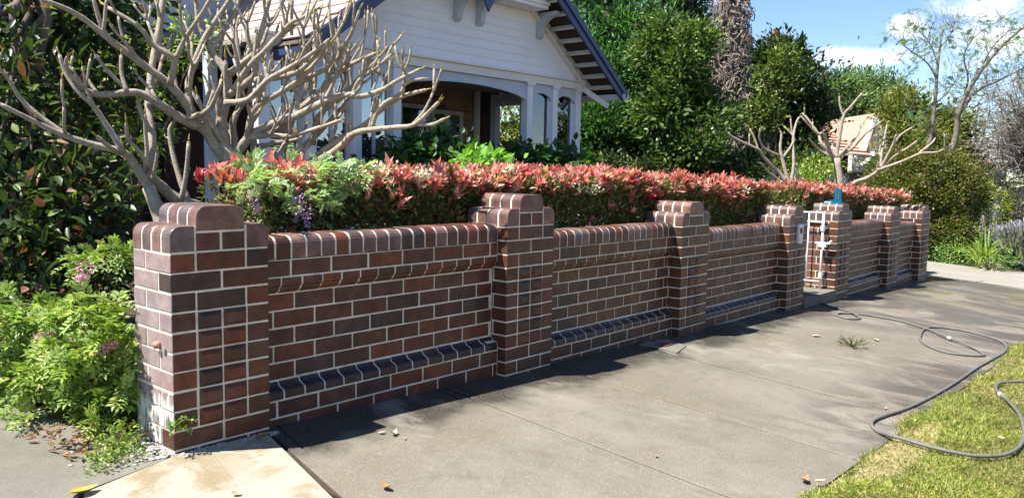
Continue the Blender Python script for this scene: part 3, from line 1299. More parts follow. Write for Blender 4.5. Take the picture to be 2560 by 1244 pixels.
def arch(x0, x1, spring, crown_, y0, y1, top=2.638, n=14, axis=0):
    b = MB()
    for i in range(n):
        a, c = x0 + (x1 - x0) * i / n, x0 + (x1 - x0) * (i + 1) / n

        def zz(x):
            u = (x - (x0 + x1) / 2) / ((x1 - x0) / 2)
            return spring + (crown_ - spring) * math.sqrt(max(0, 1 - .82 * u * u)) if True else 0
        k0 = spring + (crown_ - spring) * (math.sqrt(max(0, 1 - .9 * ((a - (x0 + x1) / 2) / ((x1 - x0) / 2)) ** 2)) - .316) / .684
        k1 = spring + (crown_ - spring) * (math.sqrt(max(0, 1 - .9 * ((c - (x0 + x1) / 2) / ((x1 - x0) / 2)) ** 2)) - .316) / .684
        poly = [(a, k0), (c, k1), (c, top), (a, top)]
        v = []
        for yy in (y0, y1):
            for q in poly:
                v.append((q[0], yy, q[1]) if axis == 0 else (yy, q[0], q[1]))
        b.add(v, [(0, 1, 2, 3), (7, 6, 5, 4), (0, 4, 5, 1), (3, 2, 6, 7)])
    return b


for i in range(6):
    x0, x1 = POSTS[i][1] + .001, POSTS[i + 1][0] - .001
    big = i == 3
    bb = arch(x0, x1, 2.36 if big else 2.385, 2.505 if big else 2.50, HY + .032, HY + .075)
    bb.build('arch_spandrel', M_GREYBLUE, house)
arch(5.35, 6.34, 2.36, 2.49, 9.85, 9.90, axis=1).build('arch_spandrel', M_GREYBLUE, house)
arch(6.50, 7.09, 2.40, 2.50, 9.85, 9.90, axis=1).build('arch_spandrel', M_GREYBLUE, house)

# glazing between the posts
for i in (0, 1, 2, 4, 5):
    x0, x1 = POSTS[i][1] + .004, POSTS[i + 1][0] - .004
    w = MB()
    fr = .035 if i > 3 else .05
    w.box(x0, x0 + fr, HY + .080, HY + .115, .42, 2.60)
    w.box(x1 - fr, x1, HY + .080, HY + .115, .42, 2.60)
    if i < 3:
        w.box(x0 + fr, x1 - fr, HY + .080, HY + .115, .86, .93)
        xm = (x0 + x1) / 2
        w.box(xm - .025, xm + .025, HY + .080, HY + .115, .93, 2.60)
    w.box(x0 + fr, x1 - fr, HY + .080, HY + .115, .42, .48)
    fo = w.build('window', M_WHITE if i > 3 else M_FRAME, house)
    g = MB()
    g.box(x0 + fr, x1 - fr, HY + .094, HY + .098, .48, 2.62)
    g.build('pane', M_GLASS_CLEAR if i > 3 else M_GLASS, fo)
    if i < 3:
        bl = MB()
        z = .95
        top = 1.65
        while z < top:
            bl.add([(x0 + fr, HY + .150, z), (x1 - fr, HY + .150, z), (x1 - fr, HY + .172, z + .018), (x0 + fr, HY + .172, z + .018)], [(0, 1, 2, 3)])
            z += .034
        bl.build('blind', M_BLIND, fo)
        k = MB()
        k.box(x0 + fr, x1 - fr, HY + .5, HY + .53, .30, 2.66)  # dark sheet standing in for the unlit room behind the glass
        k.build('dark_backing', M_DARKIN, fo)

# back wall of the verandah: dark brick with sandstone blocks round a pair of glazed doors
b = MB()
b.box(3.6, 7.15, 7.40, 7.55, .1, 2.9)
b.build('back_wall', M_DKBRICK, house)
b = MB()
b.box(7.15, 9.60, 7.43, 7.55, .1, 2.9)
sw = b.build('sandstone_wall', plain('sandstone_joint', (.16, .12, .08), .9), house)
blocks = [(7.16, 7.66, 2.32, 2.74), (7.67, 8.22, 2.36, 2.74), (8.23, 8.80, 2.52, 2.78), (8.81, 9.52, 2.30, 2.74), (8.23, 8.80, 2.36, 2.51),
          (9.23, 9.53, 1.92, 2.29), (9.23, 9.53, 1.52, 1.91), (9.23, 9.53, 1.22, 1.51), (9.23, 9.53, .95, 1.21), (9.23, 9.53, .60, .94), (9.23, 9.53, .31, .59),
          (7.16, 7.62, 1.80, 2.31), (7.16, 7.62, 1.30, 1.79), (7.16, 7.62, .80, 1.29), (7.16, 7.62, .31, .79)]
for x0, x1, z0, z1 in blocks:
    b = MB()
    g = .006
    d = R.uniform(.012, .024)
    v = [(x0 + g, 7.43, z0 + g), (x1 - g, 7.43, z0 + g), (x1 - g, 7.43, z1 - g), (x0 + g, 7.43, z1 - g)]
    v += [(x0 + .02, 7.43 - d, z0 + .02), (x1 - .02, 7.43 - d, z0 + .02), (x1 - .02, 7.43 - d, z1 - .02), (x0 + .02, 7.43 - d, z1 - .02)]
    b.add(v, [(4, 5, 6, 7), (0, 1, 5, 4), (1, 2, 6, 5), (2, 3, 7, 6), (3, 0, 4, 7)])
    b.build('stone_block', M_SAND, sw)


def glazed(x0, x1, z0, z1, y, name, split=1):
    w = MB()
    f = .07
    w.box(x0, x0 + f, y, y + .05, z0, z1)
    w.box(x1 - f, x1, y, y + .05, z0, z1)
    w.box(x0 + f, x1 - f, y, y + .05, z1 - f, z1)
    w.box(x0 + f, x1 - f, y, y + .05, z0, z0 + .12)
    for k in range(1, split):
        xm = x0 + (x1 - x0) * k / split
        w.box(xm - .05, xm + .05, y, y + .05, z0 + .12, z1 - f)
    o = w.build(name, M_FRAME, house)
    g = MB()
    g.box(x0 + f, x1 - f, y + .022, y + .026, z0 + .12, z1 - f)
    g.build('pane', M_GLASS, o)
    bl = MB()
    z = z0 + .14
    while z < z1 - f - .02:
        bl.add([(x0 + f, y + .055, z), (x1 - f, y + .055, z), (x1 - f, y + .072, z + .02), (x0 + f, y + .072, z + .02)], [(0, 1, 2, 3)])
        z += .045
    bl.build('blind', M_BLIND, o)


glazed(7.64, 8.36, .32, 2.34, 7.352, 'door', 1)
glazed(8.40, 9.20, .32, 2.28, 7.352, 'door', 2)
b = MB()
b.box(9.55, 9.60, 7.30, 7.42, .30, 2.68)
b.build('door_post', M_WHITE, house)
b = MB()
b.box(9.62, 9.80, 7.24, 7.40, .30, 2.68)
b.box(9.80, 9.84, 7.24, 7.9, .30, 2.68)
b.build('return_wall', M_DKBRICK, house)
b = MB()
b.box(9.55, 9.85, 7.93, 13.0, -.2, 2.75)
b.build('side_wall', M_DKBRICK_X, house)

# front gable
gab = bpy.data.objects.new('front_gable', None)
COL.objects.link(gab)
gab.parent = house
b = MB()
b.add([(3.75, HY + .03, 2.70), (AX * 2 - 3.75, HY + .03, 2.70), (AX, HY + .03, rake(AX) - .02)], [(0, 1, 2)])
b.build('gable_backing', M_BOARD, gab)
z = 2.795
k = 0
while z < AZ - .12:
    z1 = z + .127
    xl = AX - (AZ - z) / SL + .02
    xr = AX + (AZ - z) / SL - .02
    xl1 = AX - (AZ - z1) / SL + .02
    xr1 = AX + (AZ - z1) / SL - .02
    xl, xr = max(xl, 3.60), min(xr, 9.96)
    xl1, xr1 = max(xl1, 3.60), min(xr1, 9.96)
    b = MB()
    ya, yb = HY + .004, HY + .016
    v = [(xl, ya, z), (xr, ya, z), (xr1, yb, z1 + .004), (xl1, yb, z1 + .004), (xl, HY + .024, z), (xr, HY + .024, z)]
    b.add(v, [(0, 1, 2, 3), (4, 5, 1, 0)])
    b.build('weatherboard', M_BOARD, gab)
    z = z1
    k += 1
# raking mould against the wall
for s in (-1, 1):
    b = MB()
    xe = AX + s * 2.80
    b.bar((AX + s * .05, HY - .02, rake(AX + s * .05) - .07), (xe, HY - .02, rake(xe) - .07), .05, .10, up=(0, -1, 0))
    b.build('raking_mould', M_CREAM, gab)

# roof: ridge runs back from the street
RB = 4.62      # front plane of the barge boards
roof = bpy.data.objects.new('roof', None)
COL.objects.link(roof)
roof.parent = house
nx, nz = SL / math.hypot(1, SL), 1 / math.hypot(1, SL)
for s in (-1, 1):
    xe = AX + s * 3.22
    b = MB()
    off = .15
    up = np.array([s * nx, 0, nz])
    a0 = np.array([AX, 0, rake(AX)]) + up * off
    a0[0] = AX
    a0[2] = AZ + off / nz
    e0 = np.array([xe, 0, rake(xe)]) + up * off
    v = []
    for yy in (RB + .03, 13.0):
        for q, th in ((a0, 0), (e0, 0), (e0, .035), (a0, .035)):
            w = q + up * th
            if q is a0:
                w = np.array([AX, 0, q[2] + th / nz])
            v.append((w[0], yy, w[2]))
    b.add(v, [(0, 1, 2, 3), (7, 6, 5, 4), (0, 4, 5, 1), (1, 5, 6, 2), (2, 6, 7, 3)])
    b.build('roof_deck', M_UNDER, roof)
    # barge board
    b = MB()
    hb = .17
    dn = -up
    p0 = np.array([AX, 0, AZ])
    p1 = np.array([xe + s * .03, 0, rake(xe + s * .03)])
    v = []
    for yy in (RB - .002, RB + .034):
        for q in (p0, p1, p1 + up * hb * .98, np.array([AX, 0, AZ + hb * .98 / nz])):
            v.append((q[0], yy, q[2]))
    b.add(v, [(0, 1, 2, 3) if s < 0 else (3, 2, 1, 0), (7, 6, 5, 4) if s < 0 else (4, 5, 6, 7), (0, 4, 5, 1), (1, 5, 6, 2), (2, 6, 7, 3)])
    b.build('barge_board', M_NAVY, roof)
    b = MB()
    v = []
    for yy in (RB - .030, RB - .004):
        for q in (np.array([AX, 0, AZ + .105 / nz]), p1 + up * .105, p1 + up * .185, np.array([AX, 0, AZ + .185 / nz])):
            v.append((q[0], yy, q[2]))
    b.add(v, [(0, 1, 2, 3), (7, 6, 5, 4), (0, 4, 5, 1), (1, 5, 6, 2), (2, 6, 7, 3)])
    b.build('barge_mould', M_NAVY, roof)
    # outriggers under the verge, like a ladder
    t_ = .28
    while t_ < 3.15:
        x = AX + s * t_
        zc = rake(x) + .105
        b = MB()
        b.bar((x, RB + .036, zc), (x, HY + .02, zc), .036, .07, up=(s * nx, 0, nz))
        b.build('rafter_end', M_CREAM, roof)
        t_ += .232
    # eave brackets and gutter
    xg = xe + s * .06
    b = MB()
    zg = rake(xe) + .06
    prof = [(-.055, .05), (-.055, -.02), (-.03, -.055), (.03, -.055), (.055, -.02), (.055, .05), (.045, .05), (.045, -.015), (.025, -.045), (-.025, -.045), (-.045, -.015), (-.045, .05)]
    b.prism([(xg + q[0], zg + q[1]) for q in prof], 1, RB - .05, 13.0)
    b.build('gutter', M_NAVY if s < 0 else M_WHITE, roof)
# eave purlin and strut at the corner of the right eave
b = MB()
b.bar((9.98, HY + .05, 2.73), (10.36, HY + .05, 2.73), .06, .10)
b.bar((10.02, HY + .0, 2.66), (10.18, HY - .42, 2.36), .05, .09)
b.build('eave_strut', M_CREAM, roof)
for yy in np.arange(5.5, 12.5, .45):
    for s in (-1, 1):
        xe = AX + s * 3.20
        b = MB()
        xa = AX + s * 2.75
        b.bar((xa, yy, rake(xa) + .10), (xe, yy, rake(xe) + .10), .045, .08)
        b.build('rafter_end', M_CREAM, roof)
# shingles on the slope one can see (towards the driveway)
slope_len = 3.22 * math.hypot(1, SL)
rows = 15
ex = slope_len / rows
tile = MB()
tile.add([(-.149, 0, 0), (.149, 0, 0), (.149, -ex * 1.12, .010), (-.149, -ex * 1.12, .010), (-.149, 0, .014), (.149, 0, .014), (.149, -ex * 1.12, .028), (-.149, -ex * 1.12, .028)],
         [(0, 1, 2, 3), (4, 7, 6, 5), (3, 2, 6, 7), (0, 3, 7, 4), (1, 5, 6, 2)])
t = NT('pale_pink_shingle_each')
p = t.pos()
rn = t.n('ObjectInfo').outputs['Random']
c = t.mix(rn, (.46, .35, .30), (.37, .28, .25))
c = t.mix(t.ramp(t.noise(p, 40, 4), .45, .75, 0, .4), c, (.24, .19, .17))
M_SH1 = t.done(t.principled(c, .85, t.bump(t.noise(p, 90, 3), .4, .004), .3))
tme = tile.mesh('shingle', M_SH1)
dn = np.array([-1 / math.hypot(1, SL), 0, -SL / math.hypot(1, SL)])     # down the left slope
upv = np.array([-nx, 0, nz])
top = np.array([AX, 0, AZ + .185 / nz + .01])
for r_ in range(rows):
    for j in range(17):
        y = RB + .16 + j * .302 + (.15 if r_ % 2 else 0)
        q = top + dn * (ex * r_) + np.array([0, y, 0])
        o = link('shingle', tme, roof)
        # local x -> world y, local -y -> down slope, local z -> up
        m3 = Matrix(((0, -dn[0], upv[0]), (1, -dn[1], upv[1]), (0, -dn[2], upv[2])))
        if m3.determinant() < 0:
            m3 = Matrix(((0, -dn[0], upv[0]), (-1, -dn[1], upv[1]), (0, -dn[2], upv[2])))
        o.matrix_world = Matrix.Translation(Vector(q) + Vector(upv) * R.uniform(0, .004)) @ m3.to_4x4()
# the rest of the covering as rows
for s in (-1, 1):
    b = MB()
    for r_ in range(rows):
        ud = np.array([s / math.hypot(1, SL), 0, -SL / math.hypot(1, SL)])
        uu = np.array([s * nx, 0, nz])
        a = top + ud * ex * r_
        c = top + ud * ex * (r_ + 1.1) + uu * .022
        y0 = RB + .02 if s > 0 else RB + .16 + 17 * .302 + .16
        b.add([(a[0], y0, a[2]), (a[0], 13, a[2]), (c[0], 13, c[2]), (c[0], y0, c[2])], [(0, 1, 2, 3)])
        b.add([(c[0], y0, c[2]), (c[0], 13, c[2]), (c[0], 13, c[2] - .02), (c[0], y0, c[2] - .02)], [(0, 1, 2, 3)])
    o = b.build('shingle_rows', M_SHINGLE, roof)
    o['kind'] = 'stuff'
# verge strip of shingles at the barge
b = MB()
ud = dn
a, c = top, top + dn * slope_len
b.add([(a[0], RB, a[2] + .004), (a[0], RB + .16, a[2] + .004), (c[0], RB + .16, c[2] + .004), (c[0], RB, c[2] + .004)], [(0, 1, 2, 3)])
b.build('verge_strip', M_SHINGLE, roof)

# projecting upper gable with brackets and a navy pendant
b = MB()
zj = at_y(1300, 8, HY - .3)[2]
xl, xr = AX - (AZ - zj) / SL + .08, AX + (AZ - zj) / SL - .08
b.box(xl, xr, HY - .34, HY - .006, zj, zj + .05)
b.box(xl, xr, HY - .37, HY - .006, zj + .052, zj + .10)
b.add([(xl, HY - .33, zj + .10), (xr, HY - .33, zj + .10), (AX, HY - .33, AZ - .06)], [(0, 1, 2)])
b.build('upper_gable', M_BOARD, gab)


def bracket(x, zt):
    """curved console: profile in (y, z)"""
    y0 = HY - .006
    out = [(y0, zt), (y0 - .40, zt), (y0 - .41, zt - .05), (y0 - .38, zt - .07)]
    for k in np.linspace(0, 1, 9):
        a = math.pi / 2 * k
        out.append((y0 - .36 + .28 * math.sin(a), zt - .07 - .26 * (1 - math.cos(a))))
    out += [(y0 - .07, zt - .36), (y0 - .02, zt - .40), (y0, zt - .40)]
    b = MB()
    b.prism(out, 0, x - .05, x + .05)
    return b


for px in (1165, 1222, 1372):
    q = at_y(px, 20, HY - .2)
    bracket(q[0], zj - .002).build('bracket', M_GREYBLUE, gab)
q = at_y(1222, 30, RB - .04)
b = MB()
b.prism([(q[0], q[2]), (q[0] + .19, q[2] + .30), (q[0], q[2] + .62), (q[0] - .19, q[2] + .30)], 1, RB - .05, RB - .02)
b.build('pendant', M_NAVY, gab)

# left wing, set back in deep shade, with the street number
wing = bpy.data.objects.new('side_wing', None)
COL.objects.link(wing)
wing.parent = house
b = MB()
b.box(-.4, 5.2, 8.3, 8.5, -.2, 2.9)
b.build('brick_wall', M_DKBRICK, wing)
b = MB()
b.box(-.6, 3.55, 6.7, 8.29, 2.78, 2.86)
b.build('porch_roof', M_UNDER, wing)
b = MB()
b.box(-.65, 3.56, 6.62, 6.698, 2.70, 2.86)
b.build('fascia', M_NAVY, wing)
b = MB()
b.prism([(-.6, 2.902), (5.2, 2.902), (5.2, 4.2), (2.3, 6.3), (-.6, 4.2)], 1, 8.35, 8.5)
b.build('wing_gable', plain('pale_blue_paint', (.42, .48, .55), .6), wing)
for s in (-1, 1):
    b = MB()
    b.bar((2.3, 8.1, 6.45), (2.3 + s * 3.3, 8.1, 6.45 - 3.3 * .72), .06, .20, up=(0, -1, 0))
    b.build('wing_barge', M_NAVY, wing)
b = MB()
b.add([(2.3, 8.05, 6.55), (2.3, 13, 6.55), (5.6, 13, 4.17), (5.6, 8.05, 4.17)], [(0, 1, 2, 3)])
b.add([(2.3, 8.05, 6.55), (2.3, 13, 6.55), (-1.0, 13, 4.17), (-1.0, 8.05, 4.17)], [(0, 1, 2, 3)])
b.build('wing_roof', M_SHINGLE, wing)
# numerals 41
q = at_y(450, 325, 8.27)
num = MB()
hh = .125
x0, z0 = q[0] - .10, q[2] - hh / 2
num.bar((x0 + .075, 8.28, z0), (x0 + .075, 8.28, z0 + hh), .016, .02, up=(0, 1, 0))
num.bar((x0, 8.28, z0 + .035), (x0 + .098, 8.28, z0 + .035), .014, .02, up=(0, 1, 0))
num.bar((x0 + .004, 8.28, z0 + .035), (x0 + .075, 8.28, z0 + hh), .015, .02, up=(0, 1, 0))
num.bar((x0 + .16, 8.28, z0), (x0 + .16, 8.28, z0 + hh), .016, .02, up=(0, 1, 0))
num.bar((x0 + .135, 8.28, z0 + .088), (x0 + .16, 8.28, z0 + hh - .004), .013, .02, up=(0, 1, 0))
num.build('house_number', plain('pale_numeral', (.86, .86, .84), .5), wing)

# house across the street (seen only in the window glass)
opp = empty('opposite_house', 'red brick house with terracotta roof mirrored in the verandah windows', 'house')
b = MB()
b.box(2, 20, -26, -18, -1.2, 2.6)
b.build('wall', M_REDBRICK, opp)
b = MB()
b.add([(1.4, -17.4, 2.5), (20.6, -17.4, 2.5), (20.6, -26.6, 2.5), (1.4, -26.6, 2.5), (6, -22, 5.2), (16, -22, 5.2)], [(0, 1, 5, 4), (1, 2, 5), (2, 3, 4, 5), (3, 0, 4)])
b.build('roof', M_TERRA, opp)
# ================================================================== bare frangipani trees
t = NT('frangipani_bark')
p = t.pos()
a = t.noise(p, 14, 5, .6)
g = t.noise(p, 120, 4, .7)
mp = t.n('Mapping')
mp.inputs['Scale'].default_value = (1, 1, 3)
t.put(mp.inputs[0], p)
sc = t.noise(mp.outputs[0], 45, 3, .6, .6)
col = t.mix(t.ramp(a, .35, .68), (.46, .405, .325), (.33, .28, .21))
col = t.mix(t.ramp(sc, .50, .66, 0, .7), col, (.17, .14, .10))
col = t.mix(t.ramp(g, .58, .75, 0, .5), col, (.62, .58, .50))
M_BARK = t.done(t.principled(col, .82, t.bump(t.math('ADD', g, sc), .8, .010), .3))
M_BUD = plain('leaf_bud_yellow', (.40, .38, .06), .5, (.22, .11, .05), 30, .1)
M_TRUNK = plain('grey_brown_bark', (.16, .125, .095), .9, (.10, .078, .06), 12, .8, 60)


def wobble(pts, amp):
    out = []
    for i, q in enumerate(pts):
        out.append(np.array(q) + (rng.normal(size=3) * amp if 0 < i < len(pts) - 1 else 0))
    return out


class Frangi:
    def __init__(self, root, tip_r, fork=.24):
        self.root, self.tip_r, self.fork = root, tip_r, fork
        self.buds = MB()
        self.nb = 0

    def bud(self, q, d, s=1.0):
        d = d / np.linalg.norm(d)
        self.buds.tube([q, q + d * .022 * s, q + d * .06 * s], [.0055 * s, .0075 * s, .0008], 5)
        if R.random() < .22:
            e = unit(d + rng.normal(size=3) * .25)
            self.buds.tube([q, q + e * .03 * s, q + e * .085 * s], [.003 * s, .009 * s, .001], 4)
        self.nb += 1

    def limb(self, pts, r0, r1, shoots=.8, sub=4, name='branch', tip=True, up=.75, gen=1, lenk=1.0):
        """one limb with its own forked, blunt shoots, all in one mesh"""
        m = MB()
        P = smooth_path(pts, sub)
        n = len(P)
        r0, r1 = r0 * .86, r1 * .84
        rad = [r0 + (r1 - r0) * (i / (n - 1)) ** .85 for i in range(n)]
        rad = [x * (1 + .06 * math.sin(i * 2.1 + r0 * 900)) for i, x in enumerate(rad)]
        m.tube(P, rad, 8)
        L = sum(np.linalg.norm(P[i + 1] - P[i]) for i in range(n - 1))
        if tip:
            self._tip(m, P[-1], P[-1] - P[-2], rad[-1])
        acc = .12
        for i in range(2, n - 1):
            acc += np.linalg.norm(P[i] - P[i - 1])
            if acc > self.fork / max(shoots, .05) * R.uniform(.7, 1.4):
                acc = 0
                d = unit(P[i + 1] - P[i])
                side = unit(np.cross(d, rng.normal(size=3)))
                out = unit(d * .55 + side * .75 + np.array([0, 0, up]))
                self.shoot(m, P[i], out, rad[i] * .62, R.uniform(.11, .25) * lenk, gen)
        m.build(name, M_BARK, self.root, smooth=True)

    def _tip(self, m, q, d, r):
        d = unit(d)
        m.tube([q, q + d * r * .55, q + d * r * .9], [r, r * .72, r * .2], 7)
        self.bud(q + d * r * .7, d, r / .014)

    def shoot(self, m, a, d, r, L, gen):
        """a stubby upcurving shoot; may fork"""
        r = max(r, self.tip_r)
        up = np.array([0, 0, 1.0])
        k = 5
        pts = [np.array(a)]
        dd = np.array(d)
        for i in range(k):
            dd = unit(dd + up * .14 + rng.normal(size=3) * .07)
            pts.append(pts[-1] + dd * L / k)
        r1 = max(self.tip_r, r * .8)
        m.tube(pts, [r * (1 - i / k) + r1 * i / k for i in range(k + 1)], 7)
        if gen > 0 and R.random() < .72:
            base = unit(np.cross(dd, rng.normal(size=3)))
            nfk = 2 if R.random() < .7 else 3
            for j in range(nfk):
                ang = 2 * math.pi * j / nfk + R.uniform(-.4, .4)
                s = base * math.cos(ang) + np.cross(dd, base) * math.sin(ang)
                self.shoot(m, pts[-1], unit(dd * .75 + s * .6 + up * .15), r1 * .85, L * R.uniform(.55, .85), gen - 1)
        else:
            self._tip(m, pts[-1], dd, r1)

    def finish(self):
        if self.nb:
            o = self.buds.build('leaf_buds', M_BUD, self.root, smooth=True)
            o['kind'] = 'stuff'


def Z6(pts, d0, d1):
    """points read off the picture (zoom of 500..1140 x 0..500), with depth from d0 to d1"""
    n = len(pts)
    return [at_depth(500 + x / 2.487, y / 2.487, d0 + (d1 - d0) * i / (n - 1)) for i, (x, y) in enumerate(pts)]


def Z5(pts, d0, d1):
    n = len(pts)
    return [at_depth(x / 2.073, y / 2.073, d0 + (d1 - d0) * i / (n - 1)) for i, (x, y) in enumerate(pts)]


fr = empty('frangipani_tree', 'large bare frangipani with thick pale forked branches behind the end pier', 'tree')
F1 = Frangi(fr, .0078, .135)
D = 5.6
crotch = at_depth(581, 406, D)
base = np.array([at_depth(590, 520, D)[0], at_depth(590, 520, D)[1], -.05])
m = MB()
m.tube(smooth_path([base, base + np.array([.01, 0, .45]), at_depth(590, 470, D), crotch], 4), [.105, .098, .09, .088, .085, .083, .08, .078, .076, .074, .072, .07, .068], 10)
m.build('trunk', M_BARK, fr, smooth=True)
# second stem, standing a little behind
b2 = np.array([at_depth(395, 560, 5.2)[0], at_depth(395, 560, 5.2)[1], -.05])
m = MB()
m.tube(smooth_path([b2, at_depth(405, 600, 5.2), at_depth(400, 545, 5.2), at_depth(371, 468, 5.2)], 4), [.058, .056, .054, .052, .05, .049, .048, .046, .045, .044, .043, .042, .041], 9)
m.build('trunk', M_BARK, fr, smooth=True)
L = F1.limb
# stems and limbs on the left
L(Z5([(770, 970), (790, 750), (770, 540), (790, 330), (830, 100), (850, -90)], 5.2, 5.6), .037, .020, .5)
L(Z5([(770, 970), (700, 860), (640, 790), (480, 750), (370, 715), (250, 665), (130, 605), (0, 540)], 5.2, 4.6), .036, .015, .35, up=.5)
L(Z5([(370, 715), (230, 620), (110, 515), (45, 405)], 4.85, 4.7), .019, .013, .3)
L(Z5([(640, 790), (560, 660), (480, 545), (405, 475), (340, 380), (308, 285)], 5.0, 4.9), .024, .013, .4)
L(Z5([(745, 900), (762, 800), (755, 690), (752, 600)], 5.2, 5.1), .018, .013, 0)
L(Z5([(775, 870), (725, 790), (665, 720), (655, 640)], 5.2, 5.0), .017, .012, 0)
L(Z5([(785, 940), (805, 860), (815, 790)], 5.2, 5.1), .014, .011, 0)
L(Z5([(940, 1040), (965, 900), (978, 740)], 5.3, 5.2), .022, .014, 0)
L(Z5([(975, 1040), (930, 920), (890, 770), (880, 670), (912, 620)], 5.5, 5.5), .026, .014, 0)
L(Z5([(1080, 1090), (920, 1035), (830, 960), (760, 900)], 5.55, 5.25), .055, .036, 0, tip=False)
L([crotch] + Z5([(1140, 790), (1060, 670), (990, 640), (900, 590), (850, 555), (740, 490), (660, 480), (560, 490), (470, 480), (390, 420), (345, 350), (348, 300)], 5.6, 4.8), .052, .013, .35, up=.7)
L(Z5([(1060, 670), (980, 560), (880, 440), (760, 350), (640, 260), (560, 200), (450, 110), (350, 50), (240, 5)], 5.6, 4.9), .040, .016, .45)
L(Z5([(660, 480), (630, 380), (628, 290)], 5.0, 5.0), .017, .013, 0)
L(Z5([(660, 470), (560, 370), (500, 290)], 5.05, 4.9), .015, .012, 0)
L(Z5([(560, 205), (520, 120), (480, -20)], 5.2, 5.1), .02, .014, .3)
L(Z5([(880, 440), (900, 310), (790, 230), (720, 140), (560, 40)], 5.4, 5.2), .028, .015, .5)
L(Z5([(1000, 610), (1080, 570), (1120, 500), (1145, 440)], 5.4, 5.2), .025, .014, .3)
L(Z5([(990, 610), (975, 480), (990, 380), (1060, 200), (1150, 60), (1230, -60)], 5.5, 5.6), .034, .016, .7)
L(Z5([(910, 310), (960, 200), (1040, 80), (1100, -20)], 5.4, 5.3), .022, .014, .5)
L(Z5([(820, 320), (830, 160), (860, -40)], 5.5, 5.6), .022, .015, .4)
# limbs on the right
L([crotch] + Z6([(130, 800), (160, 620), (170, 470), (100, 360), (40, 250), (-10, 120), (-30, -40)], 5.6, 5.6), .050, .017, .7)
L(Z6([(170, 470), (260, 400), (350, 330), (440, 270), (540, 190), (590, 160)], 5.6, 5.3), .032, .014, .9)
L(Z6([(160, 600), (330, 480), (345, 330), (380, 190), (440, -30)], 5.6, 5.4), .034, .016, .6)
L([crotch] + Z6([(300, 860), (450, 770), (600, 720), (760, 640), (900, 590), (1000, 600), (1130, 560), (1230, 500), (1370, 430)], 5.5, 4.9), .042, .012, .65)
L(Z6([(300, 860), (420, 840), (560, 845), (720, 800), (870, 750)], 5.5, 5.1), .026, .013, .5)
L([at_depth(600, 440, 5.65)] + Z6([(330, 1050), (440, 1045), (640, 1020), (760, 990), (890, 900), (960, 830), (1080, 805), (1230, 790), (1340, 770), (1480, 640)], 5.6, 4.8), .046, .013, .45, up=.9)
L(Z6([(1340, 770), (1440, 775), (1520, 740)], 4.9, 4.8), .015, .012, 0)
L(Z6([(700, 1000), (780, 930), (900, 850), (1020, 780), (1130, 680), (1260, 600), (1400, 560)], 5.5, 5.0), .032, .013, .6)
L(Z6([(300, 860), (330, 700), (420, 620), (560, 540), (700, 410), (800, 270)], 5.5, 5.2), .034, .013, 1.0)
L(Z6([(350, 500), (500, 480), (620, 440), (720, 350), (790, 280)], 5.5, 5.0), .026, .013, .9)
L(Z6([(480, 830), (620, 680), (760, 560), (880, 440), (960, 390), (1100, 330)], 5.6, 5.2), .034, .013, .9)
L(Z6([(700, 900), (740, 720), (900, 590), (1030, 430), (1060, 350), (1110, 320)], 5.6, 5.3), .026, .012, .7)
L(Z6([(600, 720), (760, 560), (870, 340), (880, 310), (940, 210), (990, 70)], 5.5, 5.2), .028, .012, .8)
L(Z6([(875, 320), (845, 200), (820, 130)], 5.3, 5.3), .015, .012, 0)
L(Z6([(940, 610), (990, 500), (1100, 420), (1190, 340)], 5.2, 5.0), .017, .012, .5)
L(Z6([(1060, 810), (1100, 700), (1150, 640), (1260, 560), (1265, 370)], 5.1, 5.0), .02, .012, .5)
L(Z6([(1260, 530), (1320, 500), (1390, 490)], 5.0, 4.9), .014, .011, 0)
L(Z6([(600, 960), (780, 780), (900, 640), (960, 560)], 5.7, 5.6), .028, .014, .8)
L(Z6([(200, 1010), (215, 900), (205, 760), (260, 620), (250, 430), (230, 260), (220, 160)], 5.7, 5.8), .036, .014, .8)
L(Z6([(320, 1000), (340, 900), (310, 780), (350, 640), (410, 500), (405, 420)], 5.8, 5.9), .030, .014, .7)
L(Z6([(360, 910), (480, 890), (620, 860), (660, 780)], 5.7, 5.9), .024, .013, .6)
L(Z6([(460, 980), (540, 880), (580, 740), (640, 620), (700, 420), (710, 240)], 5.8, 6.0), .028, .013, .9)
L(Z6([(500, 1000), (560, 980), (700, 880), (760, 720), (830, 600)], 5.8, 6.1), .026, .013, .7)
L(Z6([(210, 560), (300, 420), (420, 300), (560, 150), (640, 110), (720, 60)], 5.5, 5.1), .028, .013, 1.0)
L(Z6([(160, 640), (300, 620), (420, 500), (560, 420), (700, 330), (800, 250)], 5.4, 5.0), .028, .013, 1.0)
L(Z6([(250, 430), (330, 250), (460, 110), (530, -20)], 5.7, 5.7), .026, .014, .8)
L(Z6([(60, 330), (140, 200), (220, 60), (260, -60)], 5.6, 5.7), .024, .014, .6)
L(Z6([(560, 560), (680, 480), (790, 420), (830, 330), (800, 60)], 5.5, 5.2), .024, .012, .6)
L(Z6([(570, 220), (570, 90), (575, 10)], 5.3, 5.2), .014, .012, 0)
F1.finish()


def Zr(pts, d0, d1):
    """zoom of 1780..2560 x 200..500"""
    n = len(pts)
    return [at_depth(1780 + x / 3.282, 200 + y / 3.282, d0 + (d1 - d0) * i / (n - 1)) for i, (x, y) in enumerate(pts)]


